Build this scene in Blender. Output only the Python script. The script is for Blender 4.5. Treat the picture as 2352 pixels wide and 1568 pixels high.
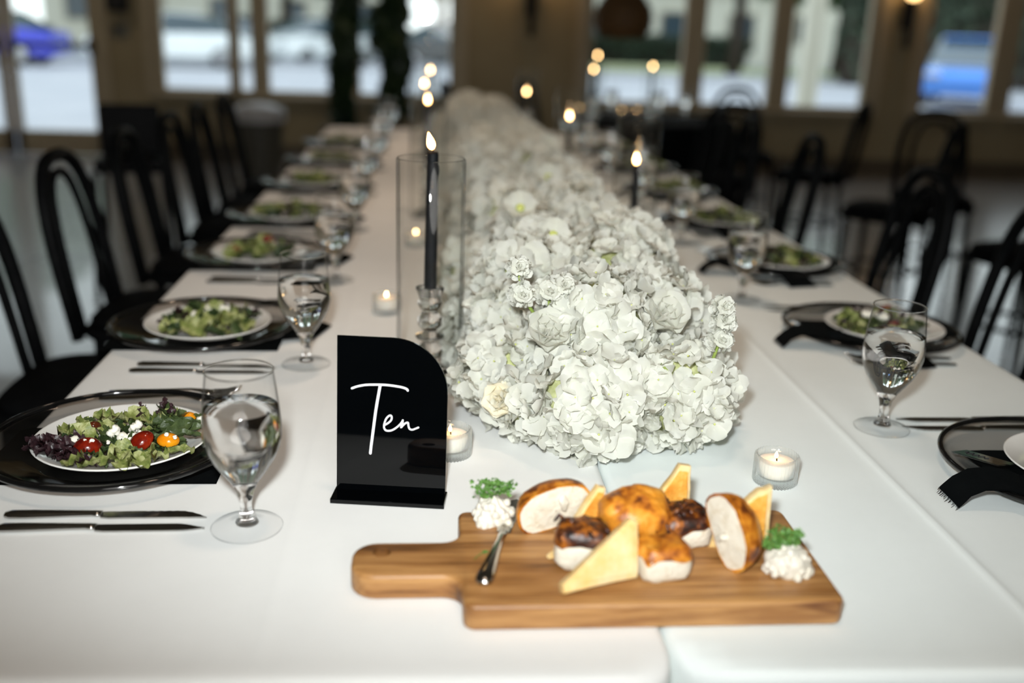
import bpy, bmesh, math, random
from mathutils import Vector, Matrix, Euler, noise as mnoise

# ---------------------------------------------------------------- clearing
for _o in list(bpy.data.objects):
    bpy.data.objects.remove(_o, do_unlink=True)
SC = bpy.context.scene
COL = SC.collection
PI = math.pi
rnd = random.Random(7)

# ---------------------------------------------------------------- camera, world, flash, exposure
cam_d = bpy.data.cameras.new('camera')
cam = bpy.data.objects.new('camera', cam_d)
COL.objects.link(cam)
cam_d.sensor_width = 36.0
cam_d.lens = 35.0
cam_d.clip_start = 0.05
cam_d.clip_end = 300
CAM = Vector((0, 0, 1.296))
c_right = Vector((0.99630155, -0.07932012, 0.03303835))
c_down = Vector((0.00750088, -0.30274538, -0.95304196))
c_fwd = Vector((0.08559761, 0.949765, -0.30103072))
_m = Matrix.Identity(4)
for _i in range(3):
    _m[_i][0] = c_right[_i]; _m[_i][1] = -c_down[_i]; _m[_i][2] = -c_fwd[_i]; _m[_i][3] = CAM[_i]
cam.matrix_world = _m
cam_d.dof.use_dof = True
cam_d.dof.focus_distance = 1.26
cam_d.dof.aperture_fstop = 1.7
SC.camera = cam

SC.view_settings.view_transform = 'Standard'
SC.view_settings.look = 'None'
SC.view_settings.gamma = 1.0
SC.view_settings.exposure = 0.0
SC.view_settings.use_curve_mapping = False
SC.cycles.max_bounces = 14
SC.cycles.diffuse_bounces = 6
SC.cycles.glossy_bounces = 6
SC.cycles.transmission_bounces = 12
SC.cycles.transparent_max_bounces = 32
SC.cycles.sample_clamp_indirect = 8.0
SC.cycles.blur_glossy = 0.5

W = bpy.data.worlds.new('overcast_sky'); SC.world = W
W.use_nodes = True
_nt = W.node_tree
_nt.nodes.clear()
_out = _nt.nodes.new('ShaderNodeOutputWorld')
_bg = _nt.nodes.new('ShaderNodeBackground')
_tc = _nt.nodes.new('ShaderNodeTexCoord')
_sp = _nt.nodes.new('ShaderNodeSeparateXYZ')
_rp = _nt.nodes.new('ShaderNodeValToRGB')
_rp.color_ramp.elements[0].position = 0.0
_rp.color_ramp.elements[0].color = (0.92, 0.965, 0.98, 1)
_rp.color_ramp.elements[1].position = 0.7
_rp.color_ramp.elements[1].color = (0.80, 0.89, 1.0, 1)
_nt.links.new(_tc.outputs['Generated'], _sp.inputs[0])
_nt.links.new(_sp.outputs['Z'], _rp.inputs[0])
_nt.links.new(_rp.outputs[0], _bg.inputs['Color'])
_bg.inputs['Strength'].default_value = 2.1
_nt.links.new(_bg.outputs[0], _out.inputs['Surface'])


def lamp(name, kind, loc, power, color, size=0.1, aim=None, cone=None, blend=1.0):
    d = bpy.data.lights.new(name, kind)
    d.energy = power; d.color = color
    if kind == 'AREA':
        d.shape = 'DISK'; d.size = size
    else:
        d.shadow_soft_size = size
    if kind == 'SPOT':
        d.spot_size = math.radians(cone); d.spot_blend = blend
    o = bpy.data.objects.new(name, d); COL.objects.link(o)
    o.location = loc
    if aim is not None:
        o.rotation_euler = (Vector(aim) - Vector(loc)).to_track_quat('-Z', 'Y').to_euler()
    return o


# the photographer's hot-shoe flash, just above and beside the lens
flash = lamp('camera_flash', 'SPOT', CAM - c_right * 0.05 - c_down * 0.12, 104.0, (0.95, 1.0, 1.0), 0.035,
             aim=(0.25, 2.05, 0.80), cone=66, blend=1.0)
flash.scale = (1.9, 1.0, 1.0)                       # a flash head throws a wide, flat beam
# warm downlights in the ceiling over the long table
for _y, _p in ((1.1, 5), (2.4, 11), (3.9, 11), (5.4, 11)):
    lamp('ceiling_downlight', 'SPOT', (0.24, _y, 3.25), _p * 6.2, (1.0, 0.77, 0.58), 0.12, aim=(0.24, _y, 0), cone=64, blend=0.9)

# added fill lamp behind the camera, lifting the fronts of the flowers
lamp('window_daylight', 'AREA', (0.8, -2.9, 2.0), 62.0, (1.0, 0.97, 0.92), 2.2, aim=(0.3, 4.0, 0.7))
# added warm fill lamps, unseen near the ceiling, to brighten the window wall
for _x, _p in ((-3.6, 12), (-0.6, 8), (2.4, 5), (5.4, 3.5)):
    lamp('ceiling_washer', 'AREA', (_x, 8.2, 3.25), _p, (1.0, 0.84, 0.60), 0.5, aim=(_x, 9.9, 1.0))

# ---------------------------------------------------------------- helpers
def srgb(r, g, b):
    f = lambda c: (c / 255 / 12.92) if c / 255 <= 0.04045 else ((c / 255 + 0.055) / 1.055) ** 2.4
    return (f(r), f(g), f(b), 1)


class NT:
    def __init__(s, name):
        s.m = bpy.data.materials.new(name); s.m.use_nodes = True
        s.t = s.m.node_tree; s.t.nodes.clear()
        s.out = s.n('ShaderNodeOutputMaterial')
    def n(s, typ, **kw):
        x = s.t.nodes.new(typ)
        for k, v in kw.items():
            setattr(x, k, v)
        return x
    def l(s, a, b):
        s.t.links.new(a, b)
    def noise(s, scale, detail=3, rough=0.5, vec=None):
        x = s.n('ShaderNodeTexNoise')
        x.inputs['Scale'].default_value = scale; x.inputs['Detail'].default_value = detail
        x.inputs['Roughness'].default_value = rough
        if vec is not None:
            s.l(vec, x.inputs['Vector'])
        return x
    def ramp(s, fac, stops):
        x = s.n('ShaderNodeValToRGB')
        e = x.color_ramp.elements
        while len(e) < len(stops):
            e.new(0.5)
        for i, (p, c) in enumerate(stops):
            e[i].position = p; e[i].color = c
        s.l(fac, x.inputs[0])
        return x.outputs[0]


def principled(name, color, rough=0.5, metal=0.0, spec=0.5, color2=None, nscale=20, stops=None, bump=0.0, bscale=60,
               stretch=None, sss=0.0, coat=0.0, translucent=0.0, emit=None, estr=0.0, detail=4):
    s = NT(name)
    b = s.n('ShaderNodeBsdfPrincipled')
    b.inputs['Base Color'].default_value = color
    b.inputs['Roughness'].default_value = rough
    b.inputs['Metallic'].default_value = metal
    b.inputs['Specular IOR Level'].default_value = spec
    b.inputs['Coat Weight'].default_value = coat
    if sss:
        b.inputs['Subsurface Weight'].default_value = sss
        b.inputs['Subsurface Radius'].default_value = (0.012, 0.008, 0.005)
        b.inputs['Subsurface Scale'].default_value = 1.0
    if emit is not None:
        b.inputs['Emission Color'].default_value = emit; b.inputs['Emission Strength'].default_value = estr
    tc = s.n('ShaderNodeTexCoord')
    vec = tc.outputs['Object']
    if stretch:
        mp = s.n('ShaderNodeMapping'); mp.inputs['Scale'].default_value = stretch
        s.l(vec, mp.inputs['Vector']); vec = mp.outputs[0]
    if color2 is not None or stops is not None:
        nz = s.noise(nscale, detail, 0.6, vec)
        st = stops or [(0.35, color), (0.65, color2)]
        s.l(s.ramp(nz.outputs['Fac'], st), b.inputs['Base Color'])
    if bump:
        nb = s.noise(bscale, 4, 0.6, vec)
        bp = s.n('ShaderNodeBump'); bp.inputs['Strength'].default_value = bump; bp.inputs['Distance'].default_value = 0.004
        s.l(nb.outputs['Fac'], bp.inputs['Height']); s.l(bp.outputs[0], b.inputs['Normal'])
    sh = b.outputs[0]
    if translucent:
        tr = s.n('ShaderNodeBsdfTranslucent'); tr.inputs['Color'].default_value = color
        mx = s.n('ShaderNodeMixShader'); mx.inputs[0].default_value = translucent
        s.l(b.outputs[0], mx.inputs[1]); s.l(tr.outputs[0], mx.inputs[2]); sh = mx.outputs[0]
    s.l(sh, s.out.inputs['Surface'])
    return s.m


def thin_glass(name, tint, edge, rough=0.01, refl=1.0, haze=0.0, e0=0.66):
    """clear thin-walled glass: see-through face on, darker and mirror-like towards its edges"""
    s = NT(name)
    lw = s.n('ShaderNodeLayerWeight'); lw.inputs['Blend'].default_value = 0.5
    mc = s.ramp(lw.outputs['Facing'], [(0.0, tint), (e0, tint), (0.97, edge)])
    tr = s.n('ShaderNodeBsdfTransparent'); s.l(mc, tr.inputs['Color'])
    gl = s.n('ShaderNodeBsdfGlossy'); gl.inputs['Roughness'].default_value = rough
    pw = s.n('ShaderNodeMath', operation='POWER'); pw.inputs[1].default_value = 5.0
    s.l(lw.outputs['Facing'], pw.inputs[0])
    mu = s.n('ShaderNodeMath', operation='MULTIPLY_ADD'); mu.inputs[1].default_value = 0.85 * refl; mu.inputs[2].default_value = 0.04 * refl
    s.l(pw.outputs[0], mu.inputs[0])
    mx = s.n('ShaderNodeMixShader')
    s.l(mu.outputs[0], mx.inputs[0]); s.l(tr.outputs[0], mx.inputs[1]); s.l(gl.outputs[0], mx.inputs[2])
    sh = mx.outputs[0]
    if haze:
        df = s.n('ShaderNodeBsdfTranslucent'); df.inputs['Color'].default_value = (0.9, 0.93, 0.93, 1)
        d2 = s.n('ShaderNodeBsdfDiffuse'); d2.inputs['Color'].default_value = (0.9, 0.93, 0.93, 1)
        m1 = s.n('ShaderNodeMixShader'); m1.inputs[0].default_value = 0.5
        s.l(df.outputs[0], m1.inputs[1]); s.l(d2.outputs[0], m1.inputs[2])
        m2 = s.n('ShaderNodeMixShader'); m2.inputs[0].default_value = haze
        s.l(sh, m2.inputs[1]); s.l(m1.outputs[0], m2.inputs[2]); sh = m2.outputs[0]
    s.l(sh, s.out.inputs['Surface'])
    return s.m


def solid_glass(name, ior=1.5, color=(1, 1, 1, 1), rough=0.0):
    s = NT(name)
    g = s.n('ShaderNodeBsdfGlass'); g.inputs['IOR'].default_value = ior
    g.inputs['Color'].default_value = color; g.inputs['Roughness'].default_value = rough
    s.l(g.outputs[0], s.out.inputs['Surface'])
    return s.m


def wood(name, c_light, c_mid, c_dark, scale=1.0, rough=0.45):
    s = NT(name)
    b = s.n('ShaderNodeBsdfPrincipled'); b.inputs['Roughness'].default_value = rough
    tc = s.n('ShaderNodeTexCoord')
    mp = s.n('ShaderNodeMapping'); mp.inputs['Scale'].default_value = (2.2 * scale, 26 * scale, 26 * scale)
    s.l(tc.outputs['Object'], mp.inputs['Vector'])
    n1 = s.noise(1.4, 6, 0.62, mp.outputs[0])
    col = s.ramp(n1.outputs['Fac'], [(0.32, c_dark), (0.43, c_mid), (0.55, c_light), (0.66, c_mid)])
    mp2 = s.n('ShaderNodeMapping'); mp2.inputs['Scale'].default_value = (7 * scale, 160 * scale, 160 * scale)
    s.l(tc.outputs['Object'], mp2.inputs['Vector'])
    n2 = s.noise(1.0, 3, 0.5, mp2.outputs[0])
    mx = s.n('ShaderNodeMix', data_type='RGBA', blend_type='MULTIPLY'); mx.inputs['Factor'].default_value = 0.65
    g = s.ramp(n2.outputs['Fac'], [(0.3, (0.6, 0.5, 0.42, 1)), (0.6, (1, 1, 1, 1))])
    s.l(col, mx.inputs['A']); s.l(g, mx.inputs['B'])
    # a few long dark streaks
    mp3 = s.n('ShaderNodeMapping'); mp3.inputs['Scale'].default_value = (1.5, 40, 10)
    s.l(tc.outputs['Object'], mp3.inputs['Vector'])
    n3 = s.noise(1.0, 2, 0.5, mp3.outputs[0])
    g3 = s.ramp(n3.outputs['Fac'], [(0.655, (1, 1, 1, 1)), (0.675, (0.35, 0.22, 0.14, 1)), (0.70, (1, 1, 1, 1))])
    mx3 = s.n('ShaderNodeMix', data_type='RGBA', blend_type='MULTIPLY'); mx3.inputs['Factor'].default_value = 0.8
    s.l(mx.outputs['Result'], mx3.inputs['A']); s.l(g3, mx3.inputs['B'])
    s.l(mx3.outputs['Result'], b.inputs['Base Color'])
    bp = s.n('ShaderNodeBump'); bp.inputs['Strength'].default_value = 0.08; bp.inputs['Distance'].default_value = 0.002
    s.l(n2.outputs['Fac'], bp.inputs['Height']); s.l(bp.outputs[0], b.inputs['Normal'])
    s.l(b.outputs[0], s.out.inputs['Surface'])
    return s.m


def flame_mat(name, strength):
    s = NT(name)
    lw = s.n('ShaderNodeLayerWeight'); lw.inputs['Blend'].default_value = 0.5
    c = s.ramp(lw.outputs['Facing'], [(0.0, (1, 0.72, 0.36, 1)), (0.55, (1, 0.55, 0.18, 1)), (1.0, (1, 0.28, 0.04, 1))])
    e = s.n('ShaderNodeEmission'); e.inputs['Strength'].default_value = strength
    s.l(c, e.inputs['Color']); s.l(e.outputs[0], s.out.inputs['Surface'])
    return s.m


class MB:
    """collects pieces of geometry and turns them into one mesh"""
    def __init__(s):
        s.v = []; s.f = []; s.mi = []
    def add(s, vs, fs, mat=0, M=None):
        o = len(s.v)
        if M is not None:
            vs = [M @ Vector(p) for p in vs]
        s.v.extend([tuple(p) for p in vs])
        s.f.extend([tuple(i + o for i in f) for f in fs])
        s.mi.extend([mat] * len(fs))
        return s
    def grid(s, rows, mat=0, M=None, close=False):
        nr, nc = len(rows), len(rows[0])
        vs = [p for r in rows for p in r]
        fs = []
        for i in range(nr - 1):
            for j in range(nc if close else nc - 1):
                j2 = (j + 1) % nc
                fs.append((i * nc + j, i * nc + j2, (i + 1) * nc + j2, (i + 1) * nc + j))
        return s.add(vs, fs, mat, M)
    def lathe(s, prof, n=32, mat=0, M=None, ribs=None, ramp=0.0):
        rows_i = []; vs = []; fs = []
        for (r, z) in prof:
            if r < 1e-6:
                rows_i.append([len(vs)]); vs.append((0, 0, z))
            else:
                row = []
                for k in range(n):
                    a = 2 * PI * k / n
                    rr = r
                    if ribs:
                        rr = r * (1 + ramp * math.cos(a * ribs))
                    row.append(len(vs)); vs.append((rr * math.cos(a), rr * math.sin(a), z))
                rows_i.append(row)
        for a, b in zip(rows_i[:-1], rows_i[1:]):
            for k in range(n):
                k2 = (k + 1) % n
                if len(a) == 1 and len(b) == 1:
                    continue
                if len(a) == 1:
                    fs.append((a[0], b[k2], b[k]))
                elif len(b) == 1:
                    fs.append((a[k], a[k2], b[0]))
                else:
                    fs.append((a[k], a[k2], b[k2], b[k]))
        return s.add(vs, fs, mat, M)
    def tube(s, path, rad, n=8, mat=0, M=None, flat=None, closed=False):
        """round tube along path; flat=(axis vector, factor) squashes it along the axis"""
        P = [Vector(p) for p in path]
        R = rad if isinstance(rad, (list, tuple)) else [rad] * len(P)
        rows = []
        up = Vector((0, 0, 1))
        N = len(P)
        prev = None
        for i, p in enumerate(P):
            if closed:
                t = P[(i + 1) % N] - P[i - 1]
            else:
                t = P[min(i + 1, N - 1)] - P[max(i - 1, 0)]
            t.normalize()
            if prev is None:
                a = up if abs(t.dot(up)) < 0.9 else Vector((1, 0, 0))
                u = t.cross(a).normalized()
            else:
                u = (prev - t * prev.dot(t)).normalized()
            prev = u
            w = t.cross(u)
            row = []
            for k in range(n):
                q = (u * math.cos(2 * PI * k / n) + w * math.sin(2 * PI * k / n)) * R[i]
                if flat:
                    ax = Vector(flat[0]); q = q - ax * q.dot(ax) * (1 - flat[1])
                row.append(p + q)
            rows.append(row)
        if closed:
            rows.append(rows[0])
        s.grid(rows, mat, M, close=True)
        if not closed:
            o = len(s.v) - len(rows) * n
            s.f.append(tuple(o + k for k in range(n))[::-1]); s.mi.append(mat)
            s.f.append(tuple(o + (len(rows) - 1) * n + k for k in range(n))); s.mi.append(mat)
        return s
    def box(s, c, size, b=0.0, mat=0, M=None, seg=2):
        bm = bmesh.new()
        bmesh.ops.create_cube(bm, size=1)
        bmesh.ops.scale(bm, vec=size, verts=bm.verts)
        if b > 0:
            bmesh.ops.bevel(bm, geom=bm.edges[:], offset=b, segments=seg, affect='EDGES', profile=0.5)
        bmesh.ops.translate(bm, vec=c, verts=bm.verts)
        return s.addbm(bm, mat, M)
    def prism(s, outline, z0, z1, b=0.0, mat=0, M=None, seg=2):
        bm = bmesh.new()
        vs = [bm.verts.new((p[0], p[1], z0)) for p in outline]
        f = bm.faces.new(vs)
        r = bmesh.ops.extrude_face_region(bm, geom=[f])
        bmesh.ops.translate(bm, vec=(0, 0, z1 - z0), verts=[g for g in r['geom'] if isinstance(g, bmesh.types.BMVert)])
        bmesh.ops.recalc_face_normals(bm, faces=bm.faces)
        if b > 0:
            ed = [e for e in bm.edges if abs(e.verts[0].co.z - e.verts[1].co.z) < 1e-9]
            bmesh.ops.bevel(bm, geom=ed, offset=b, segments=seg, affect='EDGES', profile=0.5)
        return s.addbm(bm, mat, M)
    def addbm(s, bm, mat=0, M=None):
        bm.verts.index_update()
        vs = [v.co.copy() for v in bm.verts]
        fs = [[v.index for v in f.verts] for f in bm.faces]
        bm.free()
        return s.add(vs, fs, mat, M)
    def blob(s, c, rad, amp=0.0, freq=30.0, n=16, m=10, seed=0.0, power=1.0, mat=0, M=None, matfn=None):
        """noisy superellipsoid"""
        sg = lambda x, p: math.copysign(abs(x) ** p, x)
        rows = []
        for i in range(m + 1):
            ph = -PI / 2 + PI * i / m
            row = []
            for k in range(n):
                a = 2 * PI * k / n
                d = Vector((sg(math.cos(ph), power) * sg(math.cos(a), power), sg(math.cos(ph), power) * sg(math.sin(a), power), sg(math.sin(ph), power)))
                p = Vector((d.x * rad[0], d.y * rad[1], d.z * rad[2]))
                if amp:
                    nz = mnoise.noise(p * freq + Vector((seed, seed * 1.7, -seed)))
                    p = p + d.normalized() * amp * nz
                row.append(p + Vector(c))
            rows.append(row)
        return s.grid(rows, mat, M, close=True)
    def mesh(s, name, mats, smooth=True, angle=None):
        me = bpy.data.meshes.new(name)
        me.from_pydata(s.v, [], s.f)
        for m in (mats if isinstance(mats, (list, tuple)) else [mats]):
            me.materials.append(m)
        if len(set(s.mi)) > 1:
            me.polygons.foreach_set('material_index', s.mi)
        me.polygons.foreach_set('use_smooth', [smooth] * len(me.polygons))
        bm = bmesh.new(); bm.from_mesh(me)
        bmesh.ops.remove_doubles(bm, verts=bm.verts, dist=1e-6)
        bmesh.ops.recalc_face_normals(bm, faces=bm.faces)
        bm.to_mesh(me); bm.free()
        if smooth and angle:
            me.set_sharp_from_angle(angle=math.radians(angle))
        me.update()
        return me


def ob(name, me, parent=None, loc=(0, 0, 0), rot=(0, 0, 0), scale=(1, 1, 1), label=None, kind=None):
    o = bpy.data.objects.new(name, me)
    COL.objects.link(o)
    o.location = loc; o.rotation_euler = rot
    o.scale = scale if isinstance(scale, (list, tuple)) else (scale,) * 3
    if parent is not None:
        o.parent = parent
    if label:
        o['label'] = label
    if kind:
        o['kind'] = kind
    return o


def tag(o, label, cat, group=None):
    o['label'] = label; o['category'] = cat
    if group:
        o['group'] = group
    return o


def thing(name, label, cat, loc=(0, 0, 0), rot=(0, 0, 0), group=None):
    return tag(ob(name, None, None, loc, rot), label, cat, group)


def struct(name, me, parent=None, loc=(0, 0, 0), **kw):
    return ob(name, me, parent, loc, kind=None if parent else 'structure', **kw)


def copy_tree(o, parent=None, loc=None, rot=None):
    c = o.copy(); COL.objects.link(c)
    if parent is not None:
        c.parent = parent
    if loc is not None:
        c.location = loc
    if rot is not None:
        c.rotation_euler = rot
    for ch in list(o.children):
        copy_tree(ch, c)
    return c


ORD = ['first', 'second', 'third', 'fourth', 'fifth', 'sixth', 'seventh', 'eighth', 'ninth']
SIDE = {'L': 'on the glass-door side', 'R': 'on the side away from the door'}
SHORT = {'L': 'door side', 'R': 'doorless side'}

# ---------------------------------------------------------------- materials
M_wall = principled('olive_beige_paint', srgb(150, 138, 112), 0.85, color2=srgb(144, 131, 104), nscale=3)
M_trim = principled('taupe_trim_paint', srgb(168, 156, 134), 0.6, color2=srgb(160, 148, 126), nscale=4)
M_base = principled('dark_skirting_paint', srgb(90, 80, 66), 0.6, color2=srgb(84, 74, 60), nscale=4)
M_ceil = principled('ceiling_paint', srgb(150, 142, 128), 0.9, color2=srgb(144, 136, 122), nscale=3)
M_floor = principled('polished_grey_concrete', srgb(138, 134, 132), 0.24, spec=0.8, color2=srgb(124, 120, 118), nscale=2.2, coat=0.45)
M_pane = thin_glass('window_glass', (0.95, 0.98, 0.97, 1), (0.8, 0.86, 0.84, 1), 0.004)
M_cloth = principled('white_tablecloth', srgb(238, 238, 236), 0.8, spec=0.25, color2=srgb(235, 235, 233), nscale=9, bump=0.12, bscale=900)
M_cloth2 = principled('cool_white_tablecloth', srgb(232, 238, 237), 0.8, spec=0.25, color2=srgb(229, 235, 234), nscale=9, bump=0.12, bscale=900)  # cool cast of window light put into this cloth's base colour
M_black_cloth = principled('black_linen', (0.0016, 0.0024, 0.0028, 1), 0.9, spec=0.06, color2=(0.0026, 0.0034, 0.0038, 1), nscale=60, bump=0.2, bscale=700)
M_black_wood = principled('black_lacquered_wood', (0.003, 0.0035, 0.004, 1), 0.48, spec=0.07, color2=(0.006, 0.0065, 0.007, 1), nscale=30)
M_black_seat = principled('worn_black_seat', (0.004, 0.0045, 0.005, 1), 0.8, spec=0.03, color2=(0.006, 0.0065, 0.007, 1), nscale=20)
M_acrylic = principled('black_acrylic', (0.0006, 0.0009, 0.0012, 1), 0.03, spec=0.28, color2=(0.0008, 0.0011, 0.0014, 1), nscale=12)
M_white_ink = principled('white_vinyl_lettering', srgb(238, 235, 240), 0.5, color2=srgb(234, 231, 236), nscale=20)
M_ceramic = principled('white_glazed_china', srgb(232, 230, 226), 0.12, color2=srgb(229, 227, 222), nscale=6, coat=0.3)
M_steel = principled('polished_steel', (0.56, 0.55, 0.53, 1), 0.14, 1.0, color2=(0.5, 0.49, 0.47, 1), nscale=14)
M_charger = thin_glass('smoked_clear_glass', (0.80, 0.79, 0.78, 1), (0.34, 0.33, 0.32, 1), 0.05)
M_black_rim = principled('black_glazed_rim', (0.004, 0.004, 0.004, 1), 0.08, color2=(0.006, 0.006, 0.006, 1), nscale=20)
M_bowl = thin_glass('goblet_glass', (0.985, 0.99, 0.99, 1), (0.28, 0.31, 0.32, 1), 0.13, 1.0)
M_foot = thin_glass('goblet_foot_glass', (0.995, 0.995, 0.995, 1), (0.5, 0.53, 0.54, 1), 0.12, 0.3)
M_stem = solid_glass('goblet_stem_glass', 1.5)
M_crystal = solid_glass('crystal', 1.55)
M_water = solid_glass('drinking_water', 1.333)
M_vase = thin_glass('hurricane_glass', (0.992, 0.995, 0.992, 1), (0.10, 0.12, 0.12, 1), 0.02, 0.7, 0.0, 0.72)
M_ribbed = thin_glass('ribbed_glass', (0.95, 0.965, 0.965, 1), (0.40, 0.44, 0.45, 1), 0.08, 1.8, 0.16)
M_cand = principled('black_wax', (0.005, 0.006, 0.007, 1), 0.6, spec=0.15, color2=(0.009, 0.010, 0.013, 1), nscale=30)
M_wax = principled('white_wax', srgb(250, 236, 222), 0.5, color2=srgb(248, 230, 212), nscale=12, sss=0.3)
M_wick = principled('charred_wick', (0.02, 0.012, 0.008, 1), 0.9, color2=(0.03, 0.02, 0.012, 1), nscale=200)
M_flame = flame_mat('candle_flame', 26.0)
M_petal = principled('white_hydrangea_petal', srgb(232, 232, 225), 0.6, spec=0.15, color2=srgb(227, 227, 216), nscale=40, translucent=0.46)
M_petal2 = principled('cream_petal', srgb(243, 238, 222), 0.55, spec=0.2, color2=srgb(240, 233, 210), nscale=40, translucent=0.22)
M_eye = principled('pale_green_flower_eye', srgb(196, 200, 120), 0.6, color2=srgb(170, 180, 90), nscale=80)
M_core = principled('green_stem_cluster', srgb(196, 198, 150), 0.8, color2=srgb(150, 156, 96), nscale=50)
M_gstem = principled('pale_green_stem', srgb(150, 165, 85), 0.55, color2=srgb(120, 142, 62), nscale=60)
M_lettuce = principled('pale_lettuce', srgb(168, 174, 96), 0.45, nscale=46, stops=[(0.3, srgb(82, 98, 42)), (0.5, srgb(126, 134, 72)), (0.7, srgb(176, 176, 128))], bump=0.4, bscale=120)
M_green = principled('green_salad_leaf', srgb(50, 64, 34), 0.45, color2=srgb(74, 88, 48), nscale=40, bump=0.35, bscale=120)
M_dkgreen = principled('dark_green_salad_leaf', srgb(36, 52, 26), 0.45, color2=srgb(52, 68, 34), nscale=40, bump=0.35, bscale=120)
M_purple = principled('purple_salad_leaf', srgb(34, 22, 26), 0.35, color2=srgb(58, 34, 38), nscale=50, bump=0.4, bscale=120)
M_redtom = principled('red_tomato_skin', srgb(122, 20, 8), 0.14, nscale=50, stops=[(0.35, srgb(76, 12, 7)), (0.65, srgb(134, 32, 10))])
M_yeltom = principled('yellow_tomato_skin', srgb(214, 136, 12), 0.14, nscale=40, stops=[(0.35, srgb(206, 112, 8)), (0.65, srgb(222, 150, 24))])
M_cheese = principled('white_crumbled_cheese', srgb(240, 236, 224), 0.7, color2=srgb(232, 228, 212), nscale=70, bump=0.3, bscale=200)
M_board = wood('oiled_acacia_wood', srgb(178, 132, 80), srgb(146, 100, 54), srgb(92, 58, 28), 1.0, 0.45)
M_crust = principled('golden_bread_crust', srgb(200, 130, 40), 0.42, nscale=44, stops=[(0.36, srgb(88, 42, 12)), (0.44, srgb(160, 88, 20)), (0.56, srgb(204, 132, 38)), (0.74, srgb(222, 164, 78))], bump=0.25, bscale=110)
M_toast = principled('toasted_bread_face', srgb(214, 150, 60), 0.75, nscale=40, stops=[(0.32, srgb(196, 122, 24)), (0.5, srgb(218, 154, 58)), (0.72, srgb(226, 186, 112))], bump=0.5, bscale=320)
M_pale = principled('pale_toast_crumb', srgb(220, 190, 132), 0.8, nscale=34, stops=[(0.3, srgb(218, 172, 92)), (0.5, srgb(220, 190, 134)), (0.72, srgb(226, 206, 166))], bump=0.5, bscale=360)
M_crumb = principled('white_bread_crumb', srgb(216, 206, 188), 0.9, nscale=70, stops=[(0.3, srgb(198, 182, 156)), (0.5, srgb(216, 207, 190))], bump=0.5, bscale=260)
M_dark_glaze = principled('dark_onion_glaze', srgb(58, 26, 10), 0.4, nscale=75, stops=[(0.36, srgb(22, 8, 5)), (0.50, srgb(66, 28, 8)), (0.62, srgb(150, 84, 18))], bump=0.6, bscale=90)
M_butter = principled('whipped_butter', srgb(210, 204, 192), 0.5, color2=srgb(204, 196, 180), nscale=40, bump=0.25, bscale=140)
M_herb = principled('curly_parsley', srgb(64, 108, 40), 0.5, color2=srgb(100, 138, 64), nscale=120)
M_dark_metal = principled('dark_bronze_metal', (0.012, 0.010, 0.008, 1), 0.45, 0.6, color2=(0.02, 0.016, 0.012, 1), nscale=20)
M_plastic_dark = principled('black_plastic', (0.004, 0.004, 0.005, 1), 0.5, spec=0.1, color2=(0.011, 0.011, 0.012, 1), nscale=20)
M_grey = principled('grey_plastic', srgb(110, 110, 104), 0.5, color2=srgb(102, 102, 96), nscale=16)
M_greybin = principled('grey_green_bin_plastic', srgb(86, 84, 76), 0.5, color2=srgb(78, 76, 68), nscale=16)
M_liner = principled('white_bin_liner', srgb(205, 205, 208), 0.5, color2=srgb(190, 190, 194), nscale=24, translucent=0.2)
M_wicker = principled('brown_wicker', srgb(104, 74, 36), 0.7, color2=srgb(70, 50, 26), nscale=40, bump=0.5, bscale=60)
M_plant = principled('deep_green_foliage', srgb(24, 46, 32), 0.45, color2=srgb(48, 68, 34), nscale=3)
M_bark = principled('dark_bark', srgb(60, 50, 40), 0.9, color2=srgb(44, 36, 30), nscale=30, bump=0.4, bscale=40)
M_acr_clear = thin_glass('clear_acrylic', (0.90, 0.93, 0.96, 1), (0.6, 0.66, 0.7, 1), 0.02, 3.0)
M_ink = principled('black_ink', (0.004, 0.004, 0.005, 1), 0.6, color2=(0.006, 0.006, 0.007, 1), nscale=50)
M_bulb = NT('warm_glass_globe')
_e = M_bulb.n('ShaderNodeEmission'); _e.inputs['Color'].default_value = (1, 0.62, 0.25, 1); _e.inputs['Strength'].default_value = 6
M_bulb.l(_e.outputs[0], M_bulb.out.inputs['Surface']); M_bulb = M_bulb.m
M_ground = principled('pale_concrete', srgb(182, 182, 186), 0.9, color2=srgb(166, 168, 174), nscale=0.6)
M_asphalt = principled('light_asphalt', srgb(150, 154, 160), 0.9, color2=srgb(138, 144, 150), nscale=0.8)
M_lawn = principled('dry_lawn', srgb(150, 160, 118), 0.95, color2=srgb(170, 172, 130), nscale=1.2)
M_stucco = principled('cream_stucco', srgb(226, 222, 205), 0.9, color2=srgb(218, 214, 196), nscale=1.0)
M_roof = principled('grey_roof_shingle', srgb(110, 112, 112), 0.9, color2=srgb(92, 94, 94), nscale=2)
M_tree = principled('tree_foliage', srgb(86, 112, 84), 0.7, color2=srgb(128, 148, 112), nscale=1.2, translucent=0.25)
M_hedge = principled('dark_hedge_leaves', srgb(44, 58, 46), 0.7, color2=srgb(74, 88, 68), nscale=1.5, translucent=0.15)
POST_X = 4.72
M_tyre = principled('tyre_rubber', (0.01, 0.01, 0.011, 1), 0.8, color2=(0.014, 0.014, 0.015, 1), nscale=10)
M_carglass = principled('car_window_glass', srgb(70, 84, 92), 0.05, color2=srgb(62, 76, 84), nscale=1)
M_rimmetal = principled('alloy_rim', (0.5, 0.5, 0.52, 1), 0.3, 0.9, color2=(0.45, 0.45, 0.47, 1), nscale=8)

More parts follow.
